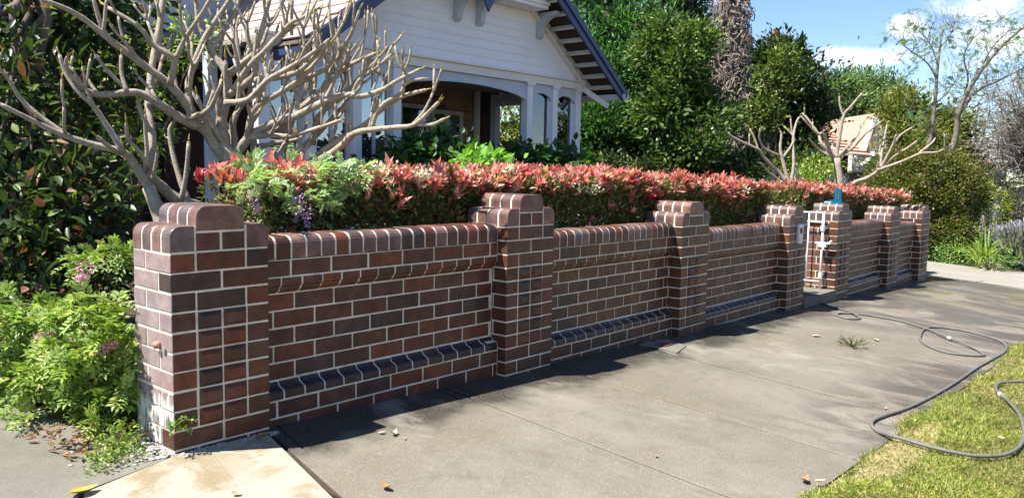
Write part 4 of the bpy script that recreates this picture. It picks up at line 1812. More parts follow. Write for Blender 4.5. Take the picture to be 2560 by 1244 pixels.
fr2 = empty('frangipani_tree', 'bare forked frangipani rising behind the gate pier with the blue tool', 'tree')
F2 = Frangi(fr2, .011, .4)
L = F2.limb
D2 = 12.4
c2 = Zr([(1020, 640)], D2, D2) if False else [at_depth(1780 + 1020 / 3.282, 200 + 640 / 3.282, D2)]
bq = at_depth(2100, 470, D2)
m = MB()
m.tube(smooth_path([(bq[0], bq[1], -.3), (bq[0], bq[1], .4), bq, c2[0]], 4), [.075 - .0018 * i for i in range(13)], 9)
m.build('trunk', M_BARK, fr2, smooth=True)
L(c2 + Zr([(1030, 560), (1080, 300), (1130, 230), (1230, 110)], 12.4, 12.2), .046, .016, .3)
L(Zr([(1080, 300), (1050, 210), (1045, 140)], 12.4, 12.4), .02, .015, 0)
L(c2 + Zr([(960, 560), (910, 440), (860, 440), (740, 310)], 12.4, 12.0), .04, .015, .5)
L(c2 + Zr([(900, 520), (870, 440), (760, 290), (735, 280)], 12.4, 12.6), .036, .015, .5)
L(c2 + Zr([(900, 590), (820, 510), (795, 480)], 12.4, 12.1), .028, .014, .3)
L(c2 + Zr([(1100, 560), (1200, 440), (1210, 320)], 12.4, 12.6), .034, .015, .5)
L(c2 + Zr([(1150, 560), (1250, 450), (1390, 340)], 12.4, 12.1), .032, .014, .5)
L([np.array((bq[0], bq[1], .70))] + Zr([(1150, 860), (1280, 800), (1380, 720), (1480, 540), (1510, 450)], 12.4, 12.0), .045, .016, .5)
L(Zr([(1380, 720), (1400, 560), (1435, 370)], 12.2, 12.3), .026, .014, .3)
L(Zr([(1350, 740), (1500, 690), (1600, 650), (1720, 600), (1850, 590), (1960, 530)], 12.2, 11.8), .03, .014, .3)
L(Zr([(1380, 720), (1500, 620), (1600, 560), (1680, 500)], 12.2, 12.0), .026, .014, .4)
L(Zr([(1480, 540), (1550, 450), (1640, 390)], 12.1, 12.0), .022, .014, .4)
L(Zr([(1700, 600), (1800, 520), (1830, 480)], 12.0, 12.2), .022, .014, .3)
F2.finish()
fr3 = empty('frangipani_tree', 'small bare frangipani in the garden left of the gate pier, behind the red hedge', 'tree')
F3 = Frangi(fr3, .011, .4)
L = F3.limb
D3 = 11.2
bq = at_depth(1975, 470, D3)
m = MB()
m.tube([(bq[0], bq[1], -.25), (bq[0], bq[1], .5), bq], [.06, .055, .05], 9)
m.build('trunk', M_BARK, fr3, smooth=True)
L([bq] + Zr([(580, 660), (560, 560), (570, 450), (560, 420)], 11.2, 11.2), .034, .014, .4)
L([bq] + Zr([(560, 770), (430, 640), (380, 570), (230, 500), (130, 440), (120, 390)], 11.2, 10.9), .034, .013, .35)
L(Zr([(380, 570), (350, 480), (310, 400)], 11.1, 11.1), .018, .013, 0)
L(Zr([(555, 620), (430, 560), (390, 480), (395, 400)], 11.2, 11.0), .02, .013, .3)
L(Zr([(580, 640), (650, 540), (670, 470), (590, 380)], 11.2, 11.3), .022, .013, .3)
L([bq] + Zr([(670, 700), (665, 480), (700, 330), (735, 300)], 11.2, 11.4), .03, .013, .2)
L(Zr([(665, 480), (650, 380), (645, 320)], 11.3, 11.3), .018, .013, 0)
L(Zr([(600, 860), (470, 760), (420, 700), (395, 680)], 11.2, 10.9), .02, .013, 0)
F3.finish()
# ================================================================== planting
M_LEAF = leaf_mat('leaf', .42, .34)
M_LEAF_RED = leaf_mat('new_red_leaf', .38, .42, .4, (1.15, .9, .85))
M_LEAF_GLOSSY = leaf_mat('glossy_leaf', .40, .26, .35)
M_PETAL = leaf_mat('petal', .7, .35, .2)
M_TWIG = plain('brown_twig', (.10, .07, .045), .9, (.07, .05, .03), 12, .4)


def blob(px, py, rx, ry, d, rd=None):
    """ellipsoid that fills a patch of the picture at depth d"""
    c = at_depth(px, py, d)
    h = rx * d / FPX
    return (c[0], c[1], c[2], rd or h, rd or h, ry * d / FPX)


def floor_z(x, y):
    return land_z(x, y) + .0


def plant(name, label, cat, chunks, mat, centres=None, trunk_at=None, trunk_r=.06, n_limb=10, group=None, bark=None, crown_name='crown', foot=None):
    root = empty(name, label, cat, group)
    if trunk_at is not None:
        x, y = trunk_at[:2]
        z0 = floor_z(x, y) - .05
        top = np.array([x, y, trunk_at[2]])
        m = MB()
        m.tube(branch_path((x, y, z0), top, 0, .05), [trunk_r * (1.15 - .5 * i / 5) for i in range(6)], 8)
        if centres is not None and n_limb:
            idx = rng.choice(len(centres), min(n_limb, len(centres)), replace=False)
            for i in idx:
                h = R.uniform(.35, .95)
                a = np.array([x, y, z0 + (top[2] - z0) * h])
                m.tube(branch_path(a, centres[i], -.04, .09), [trunk_r * .55 * (1 - .8 * k / 5) for k in range(6)], 5)
        m.build('trunk', bark or M_TRUNK, root, smooth=True)
    o = link(crown_name, tri_mesh(crown_name, chunks, mat), root)
    o['kind'] = 'stuff'
    return root


# ---------------------------------------------------------------- red-tipped hedge behind the fence
PAL_NEW = [(4.5, (.70, .25, .215)), (3, (.76, .36, .31)), (1.2, (.56, .22, .12)), (2.0, (.78, .48, .40)), (.6, (.46, .28, .11)), (.3, (.54, .06, .08))]
PAL_OLD = [(3, (.11, .15, .036)), (3, (.15, .19, .055)), (2, (.23, .25, .10)), (1.4, (.22, .12, .05)), (1.2, (.06, .09, .027)), (1.0, (.34, .14, .08))]
PAL_WHITE = [(3, (.75, .72, .64)), (1, (.66, .60, .50))]


def hedge_top(x):
    return np.interp(x, [0, .9, 4, 5.3, 8.3, 12.8], [1.10, 1.145, 1.165, 1.125, 1.065, .89])


def hedge(name, label, x0, x1, y0, y1):
    Lx = x1 - x0
    ch = []
    # woody inside
    m = MB()
    root = empty(name, label, 'hedge')
    for k in range(int(Lx * 7)):
        x, y = R.uniform(x0 + .1, x1 - .1), R.uniform(y0 + .12, y1 - .1)
        zt = float(hedge_top(x)) - R.uniform(.05, .3)
        m.tube(branch_path((x, y, floor_z(x, y) - .03), (x + R.uniform(-.12, .12), y + R.uniform(-.1, .1), zt), 0, .12), [.011, .010, .008, .007, .005, .003], 5)
    mo = m.build('stems', M_TWIG, root, smooth=True)
    mo['kind'] = 'stuff'
    # body: sprigs of older leaves, thick near the faces
    n = int(Lx * 1700)
    x = rng.uniform(x0, x1, n)
    face = rng.random(n)
    y = np.where(face < .62, y0 + np.abs(rng.normal(0, .07, n)), rng.uniform(y0, y1, n))
    zt = hedge_top(x)
    z = zt - np.abs(rng.normal(0, .13, n)) - .02
    z = np.where(face < .45, rng.uniform(.55, 1, n) * zt, z)
    c = np.stack([x, y, z], 1)
    per = 5
    d = np.stack([rng.normal(0, .5, n), np.where(y < y0 + .12, -.8, 0) + rng.normal(0, .4, n), rng.uniform(.1, .9, n)], 1)
    P = np.repeat(c, per, 0) + rng.normal(0, .022, (n * per, 3))
    D = unit(np.repeat(d, per, 0) + rng.normal(0, .75, (n * per, 3)))
    U = unit(np.array([0, -.3, 1.0]) + rng.normal(0, .45, (n * per, 3)))
    col = pick(PAL_OLD, n * per, .25)
    v, f = leaf_arrays(P, D, U, rng.uniform(.035, .065, n * per), rng.uniform(.014, .024, n * per), KITE)
    ch.append((v, f, col))
    body = link('old_leaves', tri_mesh('old_leaves', ch, M_LEAF_GLOSSY), root)
    body['kind'] = 'stuff'
    # new growth: upright rosettes of coral leaves along the top and upper face
    n = int(Lx * 330)
    x = rng.uniform(x0 - .05, x1 + .05, n)
    keep = rng.random(n) < .42 + .5 * (np.sin(x * 6.1) * np.sin(x * 2.7 + 1.2) + .5 * np.sin(x * 15.3) > -.15)
    x = x[keep]
    n = len(x)
    top = rng.random(n) < .80
    y = np.where(top, rng.uniform(y0 - .03, y1 + .03, n), y0 - .02 + np.abs(rng.normal(0, .03, n)))
    bump = .022 * np.sin(x * 9) + .02 * np.sin(x * 23 + y * 11) + rng.normal(0, .018, n)
    z = np.where(top, hedge_top(x) + bump, hedge_top(x) - .015 - rng.exponential(.07, n))
    c = np.stack([x, y, z], 1)
    per = 10
    ax = unit(np.stack([rng.normal(0, .25, n), np.where(top, -.05, -.55) + rng.normal(0, .22, n), np.ones(n)], 1))
    sc = rng.uniform(.55, 1.4, n)
    ang = rng.uniform(0, 6.28, (n, 1)) + np.arange(per)[None] * 2.4
    tilt = rng.uniform(.08, .8, (n, per))
    s = unit(np.cross(ax, np.array([.3, .9, .1])))
    u = np.cross(ax, s)
    rad = s[:, None] * np.cos(ang)[..., None] + u[:, None] * np.sin(ang)[..., None]
    D = unit(ax[:, None] * np.cos(tilt)[..., None] + rad * np.sin(tilt)[..., None])
    U = unit(ax[:, None] * .9 - rad * .5)
    P = c[:, None] + ax[:, None] * (rng.random((n, per, 1)) * .018)
    Ll = (.078 * sc[:, None] * rng.uniform(.45, 1.2, (n, per)))
    tone = pick(PAL_NEW, n, .14)
    col = np.repeat(tone[:, None], per, 1) * rng.uniform(.7, 1.25, (n, per, 1))
    gm_ = rng.random((n, per)) < .09
    col[gm_] = pick([(2, (.24, .26, .08)), (1, (.34, .26, .11)), (1, (.16, .2, .05))], int(gm_.sum()), .2)
    v, f = leaf_arrays(P.reshape(-1, 3), D.reshape(-1, 3), U.reshape(-1, 3), Ll.ravel(), Ll.ravel() * rng.uniform(.28, .42, Ll.size), OVAL)
    o = link('red_shoots', tri_mesh('red_shoots', [(v, f, col.reshape(-1, 3))], M_LEAF_RED), root)
    o['kind'] = 'stuff'
    # a few heads of small white flowers
    spots = [(1.45, 1.23), (1.62, 1.22), (1.75, 1.20), (1.9, 1.19), (2.02, 1.15), (2.2, 1.21), (2.45, 1.19), (1.25, 1.21), (2.75, 1.24), (3.42, 1.12), (3.50, 1.10), (3.6, 1.09), (1.05, 1.17), (.92, 1.2), (5.2, 1.10), (6.3, 1.08), (9.4, 1.02)]
    for sx, sz in spots:
        if not x0 < sx < x1:
            continue
        k = 90
        q = np.array([sx, y0 + R.uniform(-.03, .10), sz]) + rng.normal(0, 1, (k, 3)) * np.array([.05, .035, .020])
        v, f = leaf_arrays(q, unit(rng.normal(size=(k, 3)) + [0, -.4, .8]), rng.normal(size=(k, 3)), np.full(k, .019), np.full(k, .018), OVAL)
        link('flower_head', tri_mesh('flower_head', [(v, f, pick(PAL_WHITE, k, .1))], M_PETAL), root)['kind'] = 'stuff'
    return root


hedge('clipped_hedge', 'long clipped hedge with coral red new leaves behind the near fence panels', .72, 7.0, .43, 1.12)
hedge('clipped_hedge', 'far end of the red-tipped hedge behind the fence past the gate', 8.25, 12.75, .50, 1.15)

# ---------------------------------------------------------------- pinnate shrubs with pink racemes


def pinnate(P, D, U, L, pairs=8, leaf=.030, width=.011, pal=None, droop=.35):
    """compound leaves: arrays of leaflets along arching stalks"""
    n = len(P)
    D = unit(D)
    S = unit(np.cross(D, U))
    Nn = np.cross(S, D)
    k = np.arange(pairs) / pairs
    tt = .15 + .85 * k
    chunks = []
    tone = pick(pal, n, .12)
    pos = P[:, None] + D[:, None] * (L[:, None] * tt[None])[..., None] - np.array([0, 0, 1.0]) * (droop * L[:, None] * tt[None] ** 2)[..., None]
    for sgn in (-1, 1):
        DD = unit(S[:, None] * sgn * .85 + D[:, None] * .6 + Nn[:, None] * .12 + rng.normal(0, .12, (n, pairs, 3)))
        UU = unit(Nn[:, None] + rng.normal(0, .18, (n, pairs, 3)))
        LL = leaf * np.clip(1.15 - .35 * np.abs(tt - .45), .6, 1.2)[None] * rng.uniform(.8, 1.15, (n, pairs))
        v, f = leaf_arrays(pos.reshape(-1, 3), DD.reshape(-1, 3), UU.reshape(-1, 3), LL.ravel(), LL.ravel() * width / leaf, OVAL)
        col = np.repeat(tone[:, None], pairs, 1) * rng.uniform(.82, 1.2, (n, pairs, 1))
        chunks.append((v, f, col.reshape(-1, 3)))
    # end leaflet
    e = pos[:, -1]
    v, f = leaf_arrays(e, D + np.array([0, 0, -droop]), Nn, np.full(n, leaf), np.full(n, width), OVAL)
    chunks.append((v, f, tone))
    return chunks


PAL_INDI = [(3, (0.2516, 0.3680, 0.0720)), (3, (0.3256, 0.4320, 0.1120)), (2, (0.1850, 0.2960, 0.0560)), (1.6, (0.4070, 0.4560, 0.1440)), (.5, (0.1184, 0.2160, 0.0480))]
PAL_INDI2 = [(3, (0.3456, 0.4714, 0.2402)), (2, (0.4224, 0.5431, 0.3167)), (2, (0.2208, 0.3484, 0.1201)), (1, (0.4800, 0.5534, 0.3276))]
PAL_PINK = [(3, (.66, .36, .56)), (2, (.74, .50, .66)), (1, (.56, .28, .50))]
PAL_LILAC = [(3, (.50, .32, .60)), (2, (.62, .46, .70)), (1, (.42, .24, .52))]


def raceme(parent, a, d, L, pal, n=70, r=.020, name='flower_spike'):
    """tapering spike of small pea flowers"""
    a, d = np.array(a, float), unit(np.array(d, float))
    t_ = rng.random(n) ** .8
    rad = r * (1 - .8 * t_) + .003
    q = a + d * (t_ * L)[:, None] + unit(rng.normal(size=(n, 3))) * rad[:, None]
    out = unit(q - (a + d * (t_ * L)[:, None]))
    v, f = leaf_arrays(q, unit(out + d * .3 + rng.normal(0, .3, (n, 3))), rng.normal(size=(n, 3)), rng.uniform(.011, .019, n), rng.uniform(.010, .015, n), OVAL)
    o = link(name, tri_mesh(name, [(v, f, pick(pal, n, .14))], M_PETAL), parent)
    o['kind'] = 'stuff'
    return o


ind = empty('flowering_shrub', 'sprawling bright green feathery shrub with pink flower spikes beside the end pier', 'shrub')
# arching stems out of a few crowns
stems = MB()
PP, DD_ = [], []
roots = [(.02, .55), (-.02, .95), (.12, .80), (.05, 1.25), (-.12, 1.35), (.18, 1.15)]
for k in range(125):
    rx, ry = R.choice(roots)
    a = np.array([rx + R.uniform(-.05, .05), ry + R.uniform(-.06, .06), floor_z(rx, ry) - .02])
    ang = R.uniform(math.pi * .72, math.pi * 1.72)
    reach = R.uniform(.10, .42)
    hgt = R.choice([.16, .22, .28, .34, .42, .5, .60]) * R.uniform(.7, 1.15)
    tip = a + np.array([math.cos(ang) * reach, math.sin(ang) * reach * (1.15 if math.sin(ang) < 0 else .8), hgt])
    tip[0] = min(tip[0], -.015 if tip[1] < .36 else .35)
    tip[1] = max(tip[1], .06)
    pts = [a, a + (tip - a) * .35 + np.array([0, 0, hgt * .45]), a + (tip - a) * .75 + np.array([0, 0, hgt * .30]), tip]
    sp = smooth_path(pts, 3)
    stems.tube(sp, [.004, .0038, .0036, .0034, .0032, .003, .0027, .0024, .002, .0015], 4)
    for q in range(2, len(sp) - 1):
        for s in range(2):
            PP.append(sp[q])
            dv = unit(sp[q + 1] - sp[q])
            DD_.append(dv * .4 + rng.normal(size=3) * .55 + np.array([-.15, -.25, .15]))
st = stems.build('stems', M_TWIG, ind, smooth=True)
st['kind'] = 'stuff'
PP, DD_ = np.array(PP), np.array(DD_)
kp = ~((PP[:, 0] > -.02) & (PP[:, 1] < .37))
PP, DD_ = PP[kp], DD_[kp]
ch = pinnate(PP, DD_, unit(np.array([0, -.2, 1.0]) + rng.normal(0, .3, (len(PP), 3))), rng.uniform(.08, .15, len(PP)), 6, .040, .0145, PAL_INDI)
o = link('foliage', tri_mesh('foliage', ch, M_LEAF), ind)
o['kind'] = 'stuff'
for px, py, d in ((215, 680, 3.85), (90, 878, 3.75), (245, 900, 3.62), (180, 876, 3.75)):
    a = at_depth(px, py, d)
    raceme(ind, a + [0, 0, .05], (-.25, -.15, -.8) if px == 215 else (.5, -.3, .15), .13 if px == 215 else .075, PAL_PINK, 150, .034 if px == 215 else .024)
# high sprig beside the pier
sp_pts = [at_depth(335, 640, 3.95), at_depth(290, 625, 4.0), at_depth(230, 640, 4.05), at_depth(190, 655, 4.05)]
sp = smooth_path(sp_pts, 4)
mm = MB()
mm.tube(smooth_path([at_depth(345, 700, 3.95)] + sp_pts, 4), .0035, 5)
mm.tube(smooth_path([at_depth(340, 720, 3.98), at_depth(300, 700, 4.0), at_depth(220, 668, 4.05)], 4), .0035, 5)
mm.build('sprig_stem', M_TWIG, ind)
q = np.repeat(np.array(sp), 5, 0) + rng.normal(0, .012, (len(sp) * 5, 3))
ch = pinnate(q, rng.normal(size=q.shape) * .7 + [-.3, -.3, .25], unit(np.array([0, -.2, 1.0]) + rng.normal(0, .3, q.shape)), rng.uniform(.07, .12, len(q)), 6, .030, .011, PAL_INDI)
o = link('sprig', tri_mesh('sprig', ch, M_LEAF), ind)
o['kind'] = 'stuff'

# the same kind of plant pushing through the hedge by the end pier
ind2 = empty('flowering_climber', 'grey-green feathery leaves with lilac flower spikes spilling over the fence by the end pier', 'shrub')
stems = MB()
PP, DD_ = [], []
for k in range(60):
    px, py = R.uniform(600, 860), 0
    a = at_y(px, 640, R.uniform(.5, .95))
    a[2] = floor_z(a[0], a[1])
    top = at_y(px + R.uniform(-25, 45), R.uniform(430, 545), R.uniform(.36, .8))
    sp = smooth_path([a, a + (top - a) * .6 + [0, .05, .1], top + [0, .0, .03], top + [R.uniform(-.05, .14), R.uniform(-.12, 0), R.uniform(-.03, .05)]], 3)
    stems.tube(sp, .003, 4)
    for q in range(5, len(sp)):
        for s in range(2):
            PP.append(sp[q])
            DD_.append(np.array([R.uniform(-.6, .9), R.uniform(-.9, .2), R.uniform(-.1, .9)]))
stems.build('stems', M_TWIG, ind2, smooth=True)['kind'] = 'stuff'
PP, DD_ = np.array(PP), np.array(DD_)
ch = pinnate(PP, DD_, unit(np.array([0, -.3, 1.0]) + rng.normal(0, .35, PP.shape)), rng.uniform(.08, .14, len(PP)), 7, .032, .012, PAL_INDI2)
o = link('foliage', tri_mesh('foliage', ch, M_LEAF), ind2)
o['kind'] = 'stuff'
for px, py, y in ((636, 495, .40), (745, 505, .34), (763, 530, .33), (735, 515, .36)):
    a = at_y(px, py, y)
    raceme(ind2, a + [0, 0, .03], (0, -.2, -1), .10, PAL_LILAC, 80, .022)

# ---------------------------------------------------------------- dark large-leaved tree on the left
PAL_DARK = [(3, (.035, .062, .018)), (3, (.05, .085, .022)), (2, (.07, .11, .03)), (.8, (.16, .21, .05)), (.5, (.22, .10, .07)), (.35, (.38, .24, .18))]
bl = [blob(60, 60, 230, 220, 6.0, .55), blob(200, -60, 200, 200, 6.4, .55), blob(70, 330, 230, 200, 5.6, .55), blob(130, 520, 175, 150, 5.3, .45),
      blob(40, 640, 160, 150, 5.2, .42), blob(200, 590, 120, 150, 5.4, .4), blob(-160, 300, 200, 400, 5.8, .7), blob(230, 180, 110, 150, 6.4, .4), blob(80, 740, 170, 100, 5.1, .40)]
c1, cc = crown(bl, 1150, 9, .20, .105, .042, PAL_DARK, .35, .35, .35, OVAL, .22)
tc = at_depth(90, 400, 5.8)
plant('broadleaf_tree', 'dark glossy large-leaved tree filling the corner beside the driveway', 'tree', [c1], M_LEAF_GLOSSY, cc, (tc[0], tc[1], 2.9), .05, 26)
# white-flowering bush behind the frangipani
bl = [blob(330, 210, 70, 110, 7.2, .3), blob(350, 330, 50, 80, 7.2, .25), blob(470, 100, 45, 60, 7.4, .2), blob(300, 80, 60, 70, 7.4, .25)]
PAL_LIME = [(3, (.20, .32, .05)), (2, (.30, .42, .08)), (1, (.12, .22, .04))]
c1, cc = crown(bl, 190, 8, .14, .07, .03, PAL_LIME, .3, .3)
w, _ = crown(bl, 60, 6, .06, .035, .03, PAL_WHITE, .7, .1, shape=OVAL)
q = at_depth(335, 300, 7.2)
plant('flowering_bush', 'sunlit lime green bush with white flowers behind the frangipani', 'shrub', [c1, w], M_LEAF, cc, (q[0], q[1], 1.6), .03, 16)
# shaded groundcover and strappy leaves under the dark tree
bl = [blob(150, 760, 150, 60, 5.0, .35), blob(250, 690, 80, 60, 5.2, .3), blob(20, 760, 90, 70, 4.9, .3)]
c1, cc = crown(bl, 260, 8, .12, .05, .02, PAL_DARK, .3, .3)
plant('groundcover', 'low dark groundcover under the large-leaved tree', 'groundcover', [c1], M_LEAF, crown_name='foliage')

# ---------------------------------------------------------------- hydrangeas in front of the verandah
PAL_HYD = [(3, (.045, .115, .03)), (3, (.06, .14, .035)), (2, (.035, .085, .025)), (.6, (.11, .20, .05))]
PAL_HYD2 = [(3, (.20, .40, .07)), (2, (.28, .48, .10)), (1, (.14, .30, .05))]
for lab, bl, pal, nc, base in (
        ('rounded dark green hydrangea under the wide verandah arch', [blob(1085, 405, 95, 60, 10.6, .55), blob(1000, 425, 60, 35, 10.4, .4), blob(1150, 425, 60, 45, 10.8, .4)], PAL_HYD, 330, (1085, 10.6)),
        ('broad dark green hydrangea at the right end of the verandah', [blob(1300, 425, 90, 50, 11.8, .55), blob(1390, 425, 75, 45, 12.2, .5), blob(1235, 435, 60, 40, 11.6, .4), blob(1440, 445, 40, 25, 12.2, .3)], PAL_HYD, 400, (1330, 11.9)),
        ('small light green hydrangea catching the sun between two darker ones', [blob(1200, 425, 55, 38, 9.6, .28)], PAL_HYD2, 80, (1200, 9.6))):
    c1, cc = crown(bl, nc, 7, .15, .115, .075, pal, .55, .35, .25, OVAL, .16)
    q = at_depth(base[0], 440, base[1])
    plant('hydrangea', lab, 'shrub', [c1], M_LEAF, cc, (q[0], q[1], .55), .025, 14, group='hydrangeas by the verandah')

# ---------------------------------------------------------------- tall trees behind
PAL_CON = [(3, (0.0480, 0.1361, 0.0365)), (3, (0.0755, 0.1890, 0.0527)), (2, (0.1167, 0.2419, 0.0729)), (1.2, (0.0309, 0.0756, 0.0243))]
PAL_CAM = [(3, (0.0616, 0.1193, 0.0306)), (3, (0.0924, 0.1615, 0.0382)), (2, (0.1417, 0.2176, 0.0536)), (1.0, (0.1971, 0.2597, 0.0918))]
PAL_BLK = [(3, (.028, .055, .02)), (2, (.04, .075, .026)), (1, (.06, .10, .03))]
PAL_GOLD = [(3, (0.1445, 0.1840, 0.0380)), (3, (0.1870, 0.2024, 0.0427)), (1.5, (0.0935, 0.1380, 0.0333)), (1, (0.2380, 0.2024, 0.0475))]
PAL_GUM = [(3, (.15, .24, .09)), (2, (.20, .29, .12)), (2, (.11, .18, .07))]


def tree(name, label, blobs, nc, per, cr, ll, lw, pal, px, d, top_py, tr=.14, mat=None, nl=18, group='trees behind the garden', **kw):
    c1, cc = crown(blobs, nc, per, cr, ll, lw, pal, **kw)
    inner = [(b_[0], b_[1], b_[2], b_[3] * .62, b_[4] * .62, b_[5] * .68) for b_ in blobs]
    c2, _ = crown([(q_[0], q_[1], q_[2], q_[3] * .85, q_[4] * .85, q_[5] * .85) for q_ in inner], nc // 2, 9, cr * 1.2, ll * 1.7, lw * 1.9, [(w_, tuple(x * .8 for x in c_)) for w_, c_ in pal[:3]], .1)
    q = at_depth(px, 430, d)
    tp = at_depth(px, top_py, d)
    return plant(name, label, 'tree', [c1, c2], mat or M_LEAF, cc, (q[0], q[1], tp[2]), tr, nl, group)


tree('conifer', 'tall feathery dark green conifer right of the gable', [blob(1530, 90, 100, 170, 17.5, 1.1), blob(1490, 260, 80, 190, 17.5, 1.0), blob(1575, 250, 85, 200, 17.8, 1.0), blob(1500, -60, 90, 140, 17.6, 1.0), blob(1600, 390, 60, 80, 17, .7), blob(1500, 420, 60, 60, 17, .7)],
     1900, 24, .34, .12, .040, PAL_CON, 1540, 17.6, 60, .2, shell=.62, up=.75, droop=.0, squash=1.2, clump_jit=.2, lump=(52, .58))
tree('dark_tree', 'very dark tree against the sky left of the vine-covered trunk', [blob(1690, 10, 110, 120, 20.5, 1.2), blob(1740, 110, 70, 110, 20.5, .9), blob(1640, 60, 80, 100, 20.5, .9), blob(1660, 250, 120, 190, 20.5, 1.2), blob(1700, 400, 130, 90, 19.5, 1.2)],
     1000, 20, .36, .12, .055, PAL_BLK, 1690, 20.5, 60, .2, shell=.5, clump_jit=.2, lump=(32, .55))
tree('camellia_tree', 'lighter glossy camellia tree in front of the conifer', [blob(1690, 170, 75, 100, 15.2, .6), blob(1670, 290, 85, 110, 15.0, .7), blob(1735, 290, 70, 120, 15.3, .6), blob(1700, 400, 85, 70, 15, .65), blob(1650, 110, 35, 50, 15.3, .3)],
     1000, 17, .22, .095, .05, PAL_CAM, 1700, 15.2, 130, .1, M_LEAF_GLOSSY, shell=.6, clump_jit=.22, lump=(48, .36))
tree('evergreen_tree', 'blue-dark evergreen tree right of the vine-covered trunk', [blob(1960, 240, 95, 130, 18.5, 1.0), blob(1920, 160, 50, 75, 18.5, .5), blob(1990, 340, 55, 100, 18.2, .6), blob(1900, 370, 90, 90, 18.5, .9), blob(1975, 150, 40, 50, 18.5, .4)],
     1100, 20, .30, .11, .05, PAL_BLK, 1950, 18.4, 150, .16, shell=.5, clump_jit=.2, lump=(34, .45))
tree('camellia_tree', 'yellow-green camellia in sun before the blue-dark evergreen', [blob(1935, 200, 45, 55, 16.2, .35), blob(1915, 290, 38, 60, 16.2, .3), blob(1960, 150, 20, 40, 16.2, .2)],
     150, 13, .18, .08, .04, [(3, (.13, .19, .04)), (2, (.20, .25, .06)), (1, (.09, .14, .03))], 1925, 16.3, 230, .07, M_LEAF_GLOSSY, shell=.5)
tree('evergreen_tree', 'sunlit camellia seen through the side of the verandah', [blob(1280, 330, 90, 100, 19.5, 1.0), blob(1400, 330, 80, 110, 19.5, .9), blob(1340, 400, 120, 70, 19, 1.0)],
     420, 15, .26, .10, .05, [(3, (.15, .19, .04)), (2, (.26, .29, .08)), (2, (.08, .11, .03)), (.6, (.4, .4, .2))], 1330, 19.6, 300, .1, M_LEAF_GLOSSY, shell=.5)
tree('gum_tree', 'distant pale grey-green trees beyond the neighbour roof', [blob(2090, 240, 75, 55, 42, 1.7), blob(2170, 235, 70, 50, 44, 1.7), blob(2210, 260, 50, 50, 44, 1.4), blob(2130, 290, 90, 60, 42, 1.8)],
     750, 18, .55, .24, .08, PAL_GUM, 2130, 42, 240, .25, shell=.5, clump_jit=.15)
tree('golden_tree', 'rounded golden-green tree right of the neighbour roof', [blob(2290, 300, 65, 80, 21, .7), blob(2240, 300, 22, 55, 21, .3), blob(2330, 330, 75, 80, 21, .9), blob(2310, 385, 80, 50, 20.5, .8), blob(2390, 370, 60, 60, 21, .7)],
     900, 18, .28, .10, .045, PAL_GOLD, 2285, 21, 270, .14, shell=.55, clump_jit=.18, lump=(30, .42))
tree('understorey_shrub', 'dark shrubbery at the foot of the tall trees', [blob(1780, 420, 110, 45, 15.5, .8), blob(1640, 430, 100, 40, 15.2, .8), blob(1880, 430, 90, 40, 15.5, .8), blob(1520, 430, 70, 40, 15.5, .7), blob(1990, 420, 80, 50, 16, .8)],
     560, 14, .22, .07, .035, [(3, (.045, .075, .022)), (2, (.075, .11, .03)), (.8, (.19, .22, .06))], 1780, 15.6, 430, .05, shell=.4, clump_jit=.2)

# ---------------------------------------------------------------- dead vine on a tall palm trunk
vine = empty('vine_covered_trunk', 'tall palm trunk wrapped in bleached dead vine rising against the sky', 'tree')
d = 17.0
axis = [at_depth(x, y, d) for x, y in ((1800, 470), (1808, 350), (1820, 220), (1826, 100), (1830, -60), (1832, -200))]
axis[0][2] = floor_z(axis[0][0], axis[0][1]) - .1
ax = smooth_path(axis, 5)
m = MB()
m.tube(ax, [.34 - .006 * i for i in range(len(ax))], 12)
m.build('trunk', plain('dark_palm_fibre', (.10, .08, .065), .95, (.06, .048, .04), 6, .9, 30), vine, smooth=True)
tw = MB()
for k in range(1500):
    i = R.randrange(0, len(ax) - 1)
    c = ax[i] + (ax[i + 1] - ax[i]) * R.random()
    hfrac = i / len(ax)
    rr = (.44 - .15 * hfrac) * R.uniform(.72, 1.12)
    a = R.uniform(0, 2 * math.pi)
    z = R.uniform(-.15, .15)
    da = R.uniform(-.9, .9)
    pts = []
    for s in range(5):
        u = s / 4
        r2 = rr + R.uniform(-.05, .08) + .05 * math.sin(u * 3.1)
        pts.append(c + np.array([math.cos(a + da * u) * r2, math.sin(a + da * u) * r2, z + (R.uniform(-.30, .12)) * u]))
    tw.tube(smooth_path(pts, 2), R.uniform(.006, .013), 4, cap=False)
t = NT('bleached_vine')
p = t.pos()
c = t.mix(t.ramp(t.noise(p, 9, 4), .35, .65), (.36, .31, .27), (.20, .165, .14))
o = tw.build('dead_vine', t.done(t.principled(c, .9, None, .2)), vine)
o['kind'] = 'stuff'
